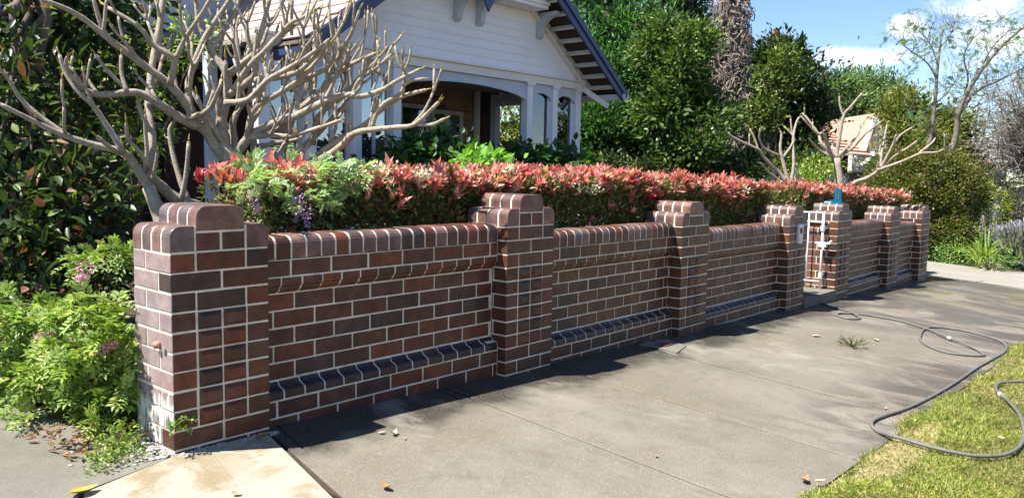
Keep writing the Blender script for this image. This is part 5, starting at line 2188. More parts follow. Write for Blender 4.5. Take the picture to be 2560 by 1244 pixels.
# ================================================================== right-hand garden and the neighbour
bush = [blob(2300, 470, 135, 90, 17.2, 1.0), blob(2230, 500, 80, 70, 16.8, .65), blob(2380, 480, 70, 85, 17.4, .65), blob(2330, 590, 105, 60, 16.8, .8), blob(2270, 420, 70, 45, 17.2, .55)]
PAL_BUSH = [(3, (0.1166, 0.1435, 0.0273)), (3, (0.1704, 0.1626, 0.0372)), (2, (0.0717, 0.1004, 0.0223)), (1.4, (0.2152, 0.1626, 0.0454)), (.8, (0.0986, 0.1818, 0.0330))]
c1, cc = crown(bush, 2100, 22, .15, .062, .032, PAL_BUSH, .84, .15, clump_jit=.15)
c2, _ = crown([(b_[0], b_[1], b_[2], b_[3] * .7, b_[4] * .7, b_[5] * .72) for b_ in bush], 260, 9, .25, .16, .08, PAL_BUSH[:3], .1)
q = at_depth(2310, 600, 17.2)
plant('clipped_bush', 'large rounded bronze-green clipped bush beyond the last pier', 'shrub', [c1, c2], M_LEAF, cc, (q[0], q[1], .7), .09, 20)
c1, cc = crown([blob(2475, 525, 45, 60, 18.8, .42), blob(2455, 480, 25, 30, 18.8, .24)], 130, 16, .12, .05, .024, [(3, (.30, .36, .03)), (2, (.38, .42, .05)), (1, (.20, .28, .03))], .6)
q = at_depth(2475, 560, 18.8)
plant('golden_shrub', 'small bright yellow-green shrub beside the bronze bush', 'shrub', [c1], M_LEAF, cc, (q[0], q[1], .35), .03, 8)
c1, cc = crown([blob(2520, 430, 70, 55, 21.5, .7), blob(2450, 440, 40, 40, 21.5, .45), blob(2570, 470, 60, 80, 21, .7)], 260, 15, .18, .06, .03, [(3, (.07, .10, .025)), (2, (.11, .15, .035)), (1, (.16, .20, .06))], .5)
q = at_depth(2520, 500, 21.3)
plant('green_shrub', 'dark green shrubs behind the white roses at the right edge', 'shrub', [c1], M_LEAF, cc, (q[0], q[1], .6), .04, 10)
# white rose bush
c1, cc = crown([blob(2540, 500, 40, 45, 19.5, .4)], 90, 10, .13, .05, .03, [(3, (.09, .16, .04)), (2, (.15, .22, .06))], .5)
w, _ = crown([blob(2535, 490, 42, 42, 19.2, .4)], 14, 26, .055, .04, .035, PAL_WHITE, .85, .1, shape=OVAL)
q = at_depth(2540, 540, 19.5)
plant('rose_bush', 'rose bush with white blooms at the right edge', 'shrub', [c1, w], M_LEAF, cc, (q[0], q[1], .5), .02, 8)
# lavender: upright silver shoots with dull violet tips
lav = empty('lavender_bush', 'silvery lavender bush with pale violet tips at the right edge', 'shrub')
c0 = on_ground(2562, 668)
n = 2600
th = rng.uniform(0, 6.28, n)
ph = rng.random(n) ** .5
base = np.stack([c0[0] + .15 * rng.normal(size=n), c0[1] + .12 * rng.normal(size=n), np.full(n, gz(c0[0], c0[1]))], 1)
dirs = unit(np.stack([np.cos(th) * ph * .85, np.sin(th) * ph * .85, np.ones(n)], 1))
Ls = rng.uniform(.45, .98, n)
P1 = base + dirs * (Ls * .35)[:, None]
v, f = leaf_arrays(P1, dirs, rng.normal(size=(n, 3)), Ls * .62, np.full(n, .009), KITE)
P2 = base + dirs * (Ls * .93)[:, None]
v2, f2 = leaf_arrays(P2, dirs, rng.normal(size=(n, 3)), np.full(n, .09), np.full(n, .020), KITE)
kk = rng.integers(0, 3, n)
P3 = base + dirs * (Ls * rng.uniform(.3, .9, n))[:, None]
v3, f3 = leaf_arrays(P3, unit(dirs + rng.normal(0, .5, (n, 3))), rng.normal(size=(n, 3)), np.full(n, .07), np.full(n, .014), KITE)
o = link('shoots', tri_mesh('shoots', [(v, f, pick([(1, (.44, .46, .40))], n)), (v2, f2, pick([(2, (.48, .43, .56)), (1, (.58, .55, .60))], n)), (v3, f3, pick([(1, (.46, .48, .42))], n))], M_LEAF), lav)
o['kind'] = 'stuff'


def strap(m, a, ang, L, lean, w, mi=0):
    """one sword-shaped leaf, arching over"""
    d = np.array([math.cos(ang), math.sin(ang), 0])
    s = np.array([-math.sin(ang), math.cos(ang), 0])
    k = 7
    pts, prev = [], np.array(a, float)
    th = math.radians(88) - lean * .35
    for i in range(k + 1):
        pts.append(prev)
        prev = prev + (d * math.cos(th) + np.array([0, 0, 1]) * math.sin(th)) * L / k
        th -= lean / k * (1.1 + i * .12)
    v, f = [], []
    for i, q in enumerate(pts):
        ww = w * (1 - (i / k) ** 2.2) * (.6 + .4 * min(1, i / 2)) + .001
        v += [q - s * ww / 2, q + np.array([0, 0, -.12 * ww]), q + s * ww / 2]
    for i in range(k):
        f += [(i * 3, i * 3 + 1, i * 3 + 4, i * 3 + 3), (i * 3 + 1, i * 3 + 2, i * 3 + 5, i * 3 + 4)]
    m.add(v, f, mi)


iris = empty('gladiolus_clump', 'clump of arching sword leaves with two pink flower spikes by the pale driveway', 'plant')
c0 = on_ground(2458, 670)


def blade_mat(name, c1, c2):
    t = NT(name)
    c = t.mix(t.ramp(t.noise(t.pos(), 7, 3), .35, .65), c1, c2)
    tr = t.n('BsdfTranslucent')
    t.put(tr.inputs['Color'], t.mix(1.0, c, (1.2, 1.25, .5), 'MULTIPLY'))
    mx = t.n('MixShader')
    mx.inputs[0].default_value = .4
    t.t.links.new(t.principled(c, .4, None, .4), mx.inputs[1])
    t.t.links.new(tr.outputs[0], mx.inputs[2])
    return t.done(mx.outputs[0])


M_IRIS = blade_mat('sword_leaf', (.24, .36, .08), (.15, .26, .05))
M_IRIS2 = blade_mat('sword_leaf_pale', (.38, .46, .14), (.28, .37, .09))
for k in range(64):
    m = MB()
    strap(m, (c0[0] + R.uniform(-.16, .16), c0[1] + R.uniform(-.16, .16), gz(c0[0], c0[1]) - .02), R.uniform(0, 6.28), R.uniform(.55, 1.05), R.uniform(.35, 1.7), R.uniform(.032, .055))
    m.build('sword_leaf', R.choice([M_IRIS, M_IRIS, M_IRIS2]), iris, smooth=True)
for px, py, px2, py2 in ((2455, 600, 2457, 545), (2480, 590, 2490, 520)):
    a = at_depth(px, py, 14.6)
    e = at_depth(px2, py2, 14.6)
    m = MB()
    m.tube([c0, a, e], [.008, .007, .005], 6)
    m.build('flower_stem', M_IRIS, iris)
    raceme(iris, a + (e - a) * .15, e - a, np.linalg.norm(e - a) * .95, [(3, (.66, .42, .62)), (2, (.74, .56, .70))], 110, .055)
# low bright groundcover round it
PAL_GC = [(3, (.14, .30, .07)), (2, (.21, .38, .09)), (2, (.30, .42, .10)), (1, (.09, .20, .05))]
g0 = [on_ground(*p) for p in ((2345, 636), (2390, 650), (2430, 662), (2500, 674), (2540, 678))]
c1, cc = crown([(q[0] + .1, q[1] + .25, q[2] + .14, .42, .36, .24) for q in g0] + [(q[0] + .3, q[1] + .9, q[2] + .2, .5, .5, .3) for q in g0], 330, 14, .13, .045, .024, PAL_GC, .4, .2, .35)
w, _ = crown([(g0[3][0] - .5, g0[3][1] + .05, g0[3][2] + .1, .22, .14, .12)], 30, 12, .05, .02, .016, [(2, (.6, .55, .45)), (1, (.35, .4, .2))], .6)
plant('groundcover', 'bright green groundcover edging the pale driveway beyond the last pier', 'groundcover', [c1, w], M_LEAF, crown_name='foliage')
# blue spikes of echium behind the hedge
M_ECH = M_PETAL
ech = empty('blue_spike_plant', 'cone-shaped deep blue flower spikes behind the hedge near the bare frangipani', 'plant')
for px, py0, py1 in ((2112, 475, 438), (1932, 470, 428), (1985, 460, 415), (2075, 472, 440), (1950, 475, 450), (2128, 478, 452)):
    a = at_depth(px, py0, 13.2)
    e = at_depth(px + 6, py1, 13.2)
    b0 = np.array([a[0], a[1], floor_z(a[0], a[1])])
    m = MB()
    m.tube([b0, a], [.014, .010], 5)
    m.build('stem', M_TWIG, ech)
    raceme(ech, a, e - a, np.linalg.norm(e - a), [(3, (.045, .05, .21)), (2, (.09, .09, .30)), (1, (.14, .15, .34))], 240, .060)
c1, cc = crown([blob(1935, 470, 35, 16, 13.3, .25), blob(2095, 478, 45, 12, 13.3, .3)], 60, 12, .12, .10, .016, [(2, (.12, .18, .09)), (1, (.2, .25, .13))], .4)
o = link('foliage', tri_mesh('foliage', [c1], M_LEAF), ech)
o['kind'] = 'stuff'
# lime green shrub between the two small frangipanis
c1, cc = crown([blob(2045, 440, 50, 42, 14.2, .38), blob(2010, 455, 35, 28, 14, .25)], 130, 13, .13, .07, .035, [(3, (.24, .36, .06)), (2, (.32, .42, .09)), (1, (.14, .22, .05)), (.5, (.34, .2, .1))], .5)
q = at_depth(2040, 470, 14.2)
plant('lime_shrub', 'lime green shrub between the two small frangipanis', 'shrub', [c1], M_LEAF, cc, (q[0], q[1], .6), .03, 8)
# red rose
rose = empty('red_rose', 'single dark red rose standing above the hedge by the fourth pier', 'flower')
a = at_y(1907, 500, .62)
m = MB()
m.tube(branch_path((a[0], a[1] + .05, floor_z(a[0], a[1])), a, 0, .04), .004, 5)
m.build('stem', M_TWIG, rose)
k = 60
dd = sphere_dirs(k)
dd[:, 2] = np.abs(dd[:, 2])
v, f = leaf_arrays(a + dd * .008, unit(dd + [0, 0, .6]), rng.normal(size=(k, 3)), rng.uniform(.02, .034, k), rng.uniform(.02, .03, k), OVAL)
link('bloom', tri_mesh('bloom', [(v, f, pick([(1, (.30, .01, .035))], k))], M_PETAL), rose)
# white climbing rose on the neighbour's verandah
c1, cc = crown([blob(2165, 410, 28, 14, 17.5, .2), blob(2185, 440, 25, 20, 17.5, .2)], 40, 12, .10, .05, .03, [(3, (.12, .18, .05)), (1, (.2, .25, .08))], .5)
w, _ = crown([blob(2150, 402, 22, 9, 17.3, .16), blob(2185, 470, 20, 8, 17.3, .16), blob(2195, 455, 12, 10, 17.3, .1)], 16, 16, .07, .05, .045, PAL_WHITE, .6, .1, shape=OVAL)
q = at_depth(2170, 480, 17.5)
plant('climbing_rose', 'climbing rose with creamy white blooms before the neighbour verandah', 'shrub', [c1, w], M_LEAF, cc, (q[0], q[1], .9), .02, 8)

# ---------------------------------------------------------------- thin-leaved tree and twiggy tree at the right
jac = empty('jacaranda_tree', 'slender jacaranda with sparse feathery leaves against the cloud', 'tree')
m = MB()
J = []


def jl(pts, d0, d1, r0, r1):
    n = len(pts)
    P = smooth_path([at_depth(x, y, d0 + (d1 - d0) * i / (n - 1)) for i, (x, y) in enumerate(pts)], 4)
    m.tube(P, [r0 + (r1 - r0) * i / (len(P) - 1) for i in range(len(P))], 6)
    J.append(P)
    return P


dj = 17.0
q = at_depth(2330, 470, dj)
m.tube([(q[0], q[1], -.5), (q[0], q[1], .3), q, at_depth(2300, 405, dj)], [.10, .095, .085, .075], 8)
jl([(2300, 405), (2325, 350), (2337, 260), (2343, 180), (2350, 120), (2360, 60)], dj, dj, .062, .010)
jl([(2330, 470), (2385, 360), (2400, 270), (2450, 180), (2510, 110), (2570, 60)], dj, dj - .5, .075, .016)
jl([(2395, 290), (2440, 230), (2500, 200), (2580, 160)], dj, dj, .035, .012)
jl([(2343, 200), (2320, 160), (2280, 130), (2240, 100)], dj, dj, .022, .006)
jl([(2345, 165), (2330, 120), (2300, 80), (2260, 70)], dj, dj, .018, .005)
jl([(2350, 120), (2375, 90), (2385, 60)], dj, dj, .014, .005)
jl([(2400, 270), (2420, 200), (2410, 140), (2440, 90), (2500, 50)], dj, dj, .025, .006)
jl([(2450, 180), (2480, 120), (2530, 70)], dj, dj, .02, .006)
jl([(2337, 260), (2370, 230), (2400, 180)], dj, dj, .018, .005)
jl([(2385, 350), (2330, 330), (2290, 300), (2260, 250)], dj, dj, .02, .005)
for P in list(J):
    for k in range(16):
        i = R.randrange(len(P) // 3, len(P))
        e = P[i] + rng.normal(size=3) * np.array([.22, .22, .15]) + np.array([0, 0, .28])
        pp = branch_path(P[i], e, 0, .08)
        m.tube(pp, [.007, .006, .005, .004, .003, .002], 4, cap=False)
        for s in range(2):
            m.tube(branch_path(pp[3 + s], pp[3 + s] + rng.normal(size=3) * .10 + [0, 0, .12], 0, .1, 3), [.004, .003, .0025, .002], 3, cap=False)
m.build('trunk', plain('jacaranda_bark', (.20, .17, .14), .9, (.13, .11, .09), 10, .5), jac, smooth=True)
pts = np.concatenate([np.array(P)[len(P) // 2:] for P in J[1:]])
NJ = 420
idx = rng.integers(0, len(pts), NJ)
pp = pts[idx] + rng.normal(0, 1, (NJ, 3)) * np.array([.26, .26, .20])
ch = pinnate(pp, rng.normal(size=(NJ, 3)) + [0, 0, .2], unit(np.array([0, 0, 1.0]) + rng.normal(0, .4, (NJ, 3))), rng.uniform(.18, .30, NJ), 9, .042, .016, [(3, (.14, .25, .09)), (2, (.20, .31, .13))], .4)
o = link('crown', tri_mesh('crown', ch, M_LEAF), jac)
o['kind'] = 'stuff'

twig = empty('bare_tree', 'tangle of grey bare twigs of a leafless tree at the right edge', 'tree')
m = MB()
dt = 19.5
q = at_depth(2590, 470, dt)
m.tube([(q[0], q[1], -.5), q, at_depth(2560, 380, dt), at_depth(2530, 320, dt)], [.16, .13, .09, .05], 7)
ends = []
for k in range(46):
    a = at_depth(R.uniform(2530, 2620), R.uniform(300, 430), dt + R.uniform(-.5, .5))
    e = at_depth(R.uniform(2410, 2640), R.uniform(130, 440), dt + R.uniform(-1.2, 1.2))
    pp = branch_path(a, e, R.uniform(-.1, .1), .10, 6)
    m.tube(pp, [.026, .022, .018, .014, .010, .007, .004], 4, cap=False)
    ends.append(pp)
for pp in ends:
    for k in range(26):
        i = R.randrange(1, 7)
        e = pp[i] + rng.normal(size=3) * np.array([.36, .36, .28])
        q2 = branch_path(pp[i], e, 0, .14, 4)
        m.tube(q2, [.009, .008, .006, .005, .003], 3, cap=False)
        for s in range(2):
            m.tube(branch_path(q2[2 + s], q2[2 + s] + rng.normal(size=3) * .16, 0, .1, 2), [.005, .004, .003], 3, cap=False)
o = m.build('twigs', plain('grey_twig', (.27, .24, .215), .9, (.19, .165, .145), 8, .2), twig)
o['kind'] = 'stuff'
pts = np.concatenate([np.array(p) for p in ends])
idx = rng.integers(0, len(pts), 2600)
P = pts[idx] + rng.normal(0, .28, (2600, 3))
v, f = leaf_arrays(P, rng.normal(size=P.shape), rng.normal(size=P.shape), np.full(2600, .055), np.full(2600, .022), KITE)
o = link('sparse_leaves', tri_mesh('sparse_leaves', [(v, f, pick([(2, (.17, .20, .07)), (1, (.25, .25, .12))], 2600))], M_LEAF), twig)
o['kind'] = 'stuff'

# ---------------------------------------------------------------- neighbour's house
nb = empty('neighbour_house', 'neighbour house with terracotta roof, white gable and turned verandah post', 'house')
dn_ = 24.0
e0, e1 = at_depth(2055, 390, dn_), at_depth(2230, 400, dn_)
c = at_depth(2130, 395, dn_)
zeave = c[2]
ztop = at_depth(2135, 262, dn_ + 2)[2]
x0, y0 = c[0] - 3.2, c[1] + .4
b = MB()
b.box(x0, x0 + 9, y0, y0 + 8, -.6, zeave)
b.build('wall', plain('neighbour_render', (.30, .27, .22), .8), nb)
b = MB()
rows = 16
rx0, rx1, ry0, ry1 = x0 - .6, x0 + 9.6, y0 - 1.6, y0 + 8.6
ridge = [(x0 + 3.2, y0 + 3.2), (x0 + 6.2, y0 + 3.2)]
for k in range(rows):
    t0, t1 = k / rows, (k + 1.06) / rows
    for (pa, pb, qa, qb) in (((rx0, ry0), (rx1, ry0), ridge[0], ridge[1]), ((rx0, ry1), (rx0, ry0), ridge[0], ridge[0]), ((rx1, ry0), (rx1, ry1), ridge[1], ridge[1])):
        def ip(a, b_, t_):
            return (a[0] + (b_[0] - a[0]) * t_, a[1] + (b_[1] - a[1]) * t_)
        A, B_, C_, D_ = ip(pa, qa, t0), ip(pb, qb, t0), ip(pb, qb, t1), ip(pa, qa, t1)
        za, zb = zeave + (ztop - zeave) * t0 + .05, zeave + (ztop - zeave) * min(t1, 1)
        b.add([(A[0], A[1], za), (B_[0], B_[1], za), (C_[0], C_[1], zb), (D_[0], D_[1], zb), (A[0], A[1], za - .06), (B_[0], B_[1], za - .06)], [(0, 1, 2, 3), (4, 5, 1, 0)])
rf = b.build('roof', plain('neighbour_terracotta', (.52, .35, .275), .85, (.43, .28, .215), 3, .5, 20), nb)
rf['kind'] = 'stuff'
# small white gable on the roof and the verandah below it
g = at_depth(2180, 395, dn_ - 1.6)
gl, gr, gt = at_depth(2148, 396, dn_ - 1.6), at_depth(2222, 402, dn_ - 1.6), at_depth(2182, 292, dn_ - 1.6)
back = np.array([CF[0], CF[1], 0]) * 3.0
b = MB()
b.add([gl, gr, gt], [(0, 1, 2)])
b.build('gable', M_CREAM, nb)
for e_ in (gl, gr):
    b = MB()
    f_ = -back / 3.0 * .12
    d_ = (e_ - gt) * 1.1
    b.bar(gt + f_, gt + d_ + f_, .08, .16, up=(-CF[0], -CF[1], 0))
    b.build('barge_board', M_WHITE, nb)
    b = MB()
    o_ = np.array([0, 0, .09])
    b.add([gt + o_ + f_, gt + o_ + back, gt + d_ + o_ + back, gt + d_ + o_ + f_], [(0, 1, 2, 3)])
    b.build('gable_roof', bpy.data.materials['neighbour_terracotta'], nb)
for k in range(5):
    q = gl + (gr - gl) * (k + 1) / 6 - back / 3.0 * .02
    hgt = (gt[2] - gl[2]) * (1 - abs(2 * (k + 1) / 6 - 1)) * .9
    b = MB()
    b.bar(q, q + [0, 0, hgt], .05, .03, up=(-CF[0], -CF[1], 0))
    b.build('batten', M_WHITE, nb)
b = MB()
b.box(x0 - .6, x0 + 7, g[1] - .3, g[1] - .2, zeave - .42, zeave + .02)
b.build('verandah_fascia', M_CREAM, nb)
for px in (2130, 2235):
    q = at_depth(px, 430, dn_ - 2)
    b = MB()
    b.lathe([(.07, -.5), (.07, .7), (.05, .75), (.08, .8), (.05, .9), (.06, 1.4), (.045, zeave - .45 - 1.0 if False else 1.9), (.06, zeave - .40)], (q[0], g[1] - .25, 0), 10)
    b.build('verandah_post', M_WHITE, nb, smooth=True)
# second roof farther right
nb2 = empty('far_house', 'distant low house with red tiled roof and solar panels at the right', 'house')
d2 = 30.0
a = at_depth(2440, 410, d2)
b = MB()
b.box(a[0] - 4, a[0] + 6, a[1], a[1] + 6, -.8, a[2] - .05)
b.build('wall', plain('far_render', (.42, .38, .32), .8), nb2)
zt = at_depth(2450, 362, d2)[2]
b = MB()
b.add([(a[0] - 4.6, a[1] - .6, a[2]), (a[0] + 6.6, a[1] - .6, a[2]), (a[0] + 3, a[1] + 3, zt), (a[0] - 1, a[1] + 3, zt), (a[0] - 4.6, a[1] + 6.6, a[2]), (a[0] + 6.6, a[1] + 6.6, a[2])], [(0, 1, 2, 3), (1, 5, 2), (5, 4, 3, 2), (4, 0, 3)])
b.build('roof', M_TERRA, nb2)
b = MB()
b.box(a[0] + .2, a[0] + 2.6, a[1] + 2.2, a[1] + 3.3, zt - .1, zt + .5)
b.build('solar_panel', plain('solar_panel_blue', (.10, .14, .22), .25), nb2)
# house hidden behind the tall trees, its chimneys showing
nb3 = empty('hidden_house', 'house behind the tall trees of which two brick chimneys show', 'house')
b = MB()
q1, q2 = at_depth(1858, 130, 26), at_depth(1941, 112, 28)
b.box(22.4, 26.2, 7.6, 12.0, -.8, 3.2)
b.build('wall', M_DKBRICK, nb3)
zc = 3.2
b = MB()
xa, xb, ya, yb = 22.1, 26.5, 7.3, 12.4
b.add([(xa, ya, zc), (xb, ya, zc), (xb, yb, zc), (xa, yb, zc), ((xa + xb) / 2 - 1, (ya + yb) / 2, zc + 1.8), ((xa + xb) / 2 + 1, (ya + yb) / 2, zc + 1.8)], [(0, 1, 5, 4), (1, 2, 5), (2, 3, 4, 5), (3, 0, 4)])
b.build('roof', M_TERRA, nb3)
for px, py, d in ((1857, 84, 26), (1941, 84, 28)):
    q = at_depth(px, py, d)
    b = MB()
    b.box(q[0] - .17, q[0] + .17, q[1] - .25, q[1] + .25, 3.0, q[2] - .25)
    b.box(q[0] - .22, q[0] + .22, q[1] - .30, q[1] + .30, q[2] - .25, q[2] - .12)
    b.lathe([(.12, -.12), (.13, .0), (.10, .05), (.12, .14)], (q[0], q[1], q[2]), 10)
    b.build('chimney', M_REDBRICK, nb3)
# ================================================================== small things
M_HOSE = plain('grey_hose_rubber', (.155, .152, .138), .6, (.115, .112, .10), 20, .15, 80)
HOSE = [(2007, 742), (2037, 747.6), (2064, 761), (2086.5, 769), (2116, 778), (2138.6, 788.4), (2150, 794.5), (2139, 797), (2116, 795.2), (2096, 789.5), (2093, 785), (2102, 782.3),
        (2125, 783.2), (2143, 784.3), (2184, 789.5), (2229, 797), (2270, 806.5), (2304, 817.8), (2333, 830.3), (2370, 847.3), (2416, 864), (2455, 881.5), (2458, 888), (2425, 888), (2372, 881.5),
        (2329, 868.4), (2302.4, 851), (2301.6, 835.6), (2313, 821.6), (2337, 817.2), (2403, 824.7), (2460, 837.8), (2499, 851), (2516, 865.4), (2510, 879.4), (2477, 899), (2442, 918.7), (2381, 960.3),
        (2320, 995.3), (2263, 1021.5), (2215, 1036.8), (2184, 1050), (2180, 1063), (2197, 1078.4), (2250, 1093.7), (2316, 1113.4), (2381, 1128.7), (2447, 1138.8), (2508, 1136), (2543, 1120), (2558, 1098),
        (2559, 1067.5), (2547, 1032.5), (2521, 1001.8), (2495, 980), (2489.7, 964.7), (2501, 956), (2530, 953.7), (2560, 953.7), (2640, 957)]
pts = []
for i, (x, y) in enumerate(HOSE):
    lift = .011
    q = on_ground(x, y, lift)
    if q[1] < edge_y(q[0]) - .02:
        q = on_ground(x, y, lift + .030)
    if i in (4, 5, 18, 19, 20):
        q[2] += .014
    if i == 0:
        q = np.array([7.3, .25, gz(PX[4], 0) + .137])
    pts.append(q)
pts.insert(1, np.array([7.42, -.02, gz(PX[4], 0) + .13]))
hp = smooth_path(pts, 5)
m = MB()
m.tube(hp, .0105, 8)
ho = empty('garden_hose', 'long grey garden hose looping from the gate across the footpath to the lawn', 'hose')
m.build('hose_pipe', M_HOSE, ho, smooth=True)
for px, py in ((2370, 847.5), (2506, 990)):
    q = on_ground(px, py, .012 if px < 2400 else .04)
    j = min(range(len(hp)), key=lambda i: np.linalg.norm(hp[i] - q))
    m = MB()
    m.tube([hp[j], hp[j + 1]], .016, 8)
    m.build('hose_joiner', plain('pale_joiner', (.55, .50, .42), .5), ho)

# ---------------------------------------------------------------- white gate, standing open against its pier
M_GATE = plain('white_gate_paint', (.80, .80, .79), .35, (.74, .73, .71), 10, .08)
gate = empty('garden_gate', 'white tubular steel gate swung open against the brick gate pier', 'gate')
gx = 7.955
gzt, gzb = at_depth(2050, 526, 11.4)[2], None
GT, GB = .80, -.135
y0, y1 = .15, 1.0


def bar(a, b_, r, name):
    m = MB()
    m.tube([a, b_], r, 8)
    m.build(name, M_GATE, gate, smooth=True)


bar((gx, y0, GB - .04), (gx, y0, GT), .014, 'stile')
bar((gx, y1, GB), (gx, y1, GT), .012, 'stile')
bar((gx, y0 - .0, GT), (gx, y1 + .03, GT), .011, 'rail')
for z in (GT - .11, GB + .12, GB):
    bar((gx, y0, z), (gx, y1, z), .010, 'rail')
for k in range(1, 5):
    y = y0 + (y1 - y0) * k / 5
    bar((gx, y, GB), (gx, y, GT), .009, 'bar')
m = MB()
lz = .42
m.box(gx - .03, gx + .03, y0 - .055, y0 + .035, lz - .02, lz + .02)
m.box(gx - .018, gx + .018, y0 - .10, y0 + .08, lz + .018, lz + .036)
m.tube([(gx - .03, y0 - .03, lz), (gx - .055, y0 - .03, lz - .05)], .01, 6)
m.tube([(gx, y0 - .08, lz + .03), (gx, y0 - .11, lz + .06)], .011, 6)
m.build('latch', M_GATE, gate)
for z in (.62, .06):
    m = MB()
    m.tube([(gx, y0, z - .03), (gx, y0, z + .03)], .026, 8)
    m.box(gx, PX[4] + .001, y0 - .012, y0 + .012, z - .014, z + .014)
    m.build('hinge', M_GATE, gate)

# ---------------------------------------------------------------- white plate with a dark window on the fourth pier
pl = empty('entry_panel', 'white plastic panel with a dark square window on the pier before the gate', 'panel')
c = at_y(2000, 584, -.012)
m = MB()
w, h, e = .115, .205, .012
poly = [(-w / 2 + e, -h / 2), (w / 2 - e, -h / 2), (w / 2, -h / 2 + e), (w / 2, h / 2 - e), (w / 2 - e, h / 2), (-w / 2 + e, h / 2), (-w / 2, h / 2 - e), (-w / 2, -h / 2 + e)]
m.prism(poly, 1, -.012, .012)
po = m.build('plate', plain('white_plastic', (.72, .72, .70), .4), pl)
m = MB()
m.box(-.030, .030, -.0135, -.0115, .005, .065)
wo = m.build('window', plain('black_window', (.012, .012, .014), .2), pl)
pl.location = c
pl.rotation_euler = (0, math.radians(3), 0)

# ---------------------------------------------------------------- blue tool on the gate pier
M_BLUE = plain('teal_blue_plastic', (.0, .135, .24), .38, (.0, .115, .21), 15, .05)
M_BLACKP = plain('black_plastic', (.015, .015, .017), .45)
tool = empty('blue_power_tool', 'teal blue plastic power tool standing upright on the gate pier', 'tool')
tx, ty, tz = 8.25, .095, PZ[4] + 11 * H + .116
m = MB()
poly = [(tx - .038, ty - .045), (tx + .028, ty - .045), (tx + .038, ty - .03), (tx + .038, ty + .045), (tx - .038, ty + .045)]
m.prism(poly, 2, tz + .01, tz + .215)
m.build('body', M_BLUE, tool)
m = MB()
m.box(tx - .041, tx - .0385, ty - .030, ty + .006, tz + .05, tz + .185)
m.box(tx - .012, tx + .030, ty - .0475, ty - .0455, tz + .07, tz + .19)
sl_ = m.build('slot_plate', M_BLACKP, tool)
for k in range(6):
    z = tz + .06 + k * .021
    m = MB()
    m.bar((tx - .0425, ty - .026, z), (tx - .0425, ty - .004, z + .012), .004, .003, up=(1, 0, 0))
    m.build('slot', plain('pale_blue_mark', (.35, .55, .62), .4) if k == 0 else bpy.data.materials['pale_blue_mark'], sl_)
m = MB()
m.box(tx - .05, tx + .045, ty - .06, ty + .18, tz - .001, tz + .03)
m.prism([(ty + .05, tz + .03), (ty + .18, tz + .03), (ty + .05, tz + .06)], 0, tx - .045, tx + .04)
m.build('base', M_BLUE, tool)
for k in range(5):
    m = MB()
    y = ty + .085 + k * .02
    m.box(tx - .054, tx - .0505, y, y + .010, tz + .004, tz + .026)
    m.build('rib', M_WHITE, tool)
m = MB()
m.box(tx + .046, tx + .13, ty - .05, ty + .03, tz - .002, tz + .045)
m.box(tx + .10, tx + .135, ty - .06, ty - .02, tz - .10, tz + .05)
m.tube([(tx + .13, ty - .04, tz + .03), (tx + .17, ty - .06, tz + .02), (tx + .185, ty - .06, tz - .08), (tx + .18, ty - .05, tz - .2)], .005, 6)
m.build('battery', M_BLACKP, tool)

tool.scale = (.82, .82, .82)
tool.location = (tx * .18, ty * .18, tz * .18)

# ---------------------------------------------------------------- pit cover patch at the third pier
pc = empty('meter_cover', 'pale concrete patch with small reddish cover at the foot of the third pier', 'cover')
cs = [on_ground(*p) for p in ((1597, 862), (1645, 872), (1692, 884), (1716, 866), (1665, 850))]
b = MB()
k = len(cs)
b.add([(q[0], q[1], gz(q[0], q[1]) + .010) for q in cs] + [(q[0], q[1], gz(q[0], q[1]) - .02) for q in cs], [tuple(range(k))] + [(i, k + i, k + (i + 1) % k, (i + 1) % k) for i in range(k)])
b.build('patch', M_DRIVE, pc)
q = on_ground(1660, 864)
b = MB()
b.box(q[0] - .07, q[0] + .05, q[1] - .05, q[1] + .05, gz(q[0], q[1]), gz(q[0], q[1]) + .0165)
b.build('lid', plain('dull_red_lid', (.16, .06, .06), .6), pc)

# ---------------------------------------------------------------- copper pipe stub on the end pier's side
ps = empty('pipe_stub', 'rusty pipe stub poking out of the limed side of the end pier', 'pipe')
m = MB()
q = np.array([0, .115, .455])
m.tube([q + [.01, 0, 0], q + [-.022, 0, 0]], .016, 12)
m.build('pipe', plain('rusty_copper', (.36, .17, .10), .6, (.45, .30, .24), 40, .4), ps, smooth=True)
m = MB()
m.tube([q + [-.002, -.05, -.015], q + [-.008, -.05, -.015]], .014, 10)
m.build('plug', plain('cement_plug', (.30, .28, .26), .9), ps)

# ---------------------------------------------------------------- weeds and litter
M_DEAD = plain('dead_leaf', (.42, .24, .11), .8, (.30, .15, .07), 30, .2)
M_DEAD2 = plain('dead_leaf_pale', (.62, .50, .36), .8, (.48, .36, .24), 30, .2)
M_DEADY = plain('dead_leaf_yellow', (.50, .36, .06), .7, (.36, .24, .05), 30, .2)


def fallen(px, py, L, label, mat, rot, curl=.35, lift=0.0, name='fallen_leaf'):
    q = on_ground(px, py)
    k = 6
    v, f = [], []
    for i in range(k + 1):
        u = i / k
        w = L * .26 * math.sin(math.pi * (u ** .8)) + .0006
        zc = curl * L * (4 * (u - .5) ** 2) * .45
        for s in (-1, 0, 1):
            v.append(((u - .5) * L, s * w, .004 + zc + (abs(s) * w * .5)))
    for i in range(k):
        for s in range(2):
            f.append((i * 3 + s, i * 3 + s + 1, (i + 1) * 3 + s + 1, (i + 1) * 3 + s))
    m = MB().add(v, f)
    o = m.build(name, mat, smooth=True)
    o.location = (q[0], q[1], gz(q[0], q[1]) + .002 + lift)
    o.rotation_euler = (R.uniform(-.15, .15), 0, rot)
    tag(o, label, 'leaf', 'fallen leaves on the paving')
    return o


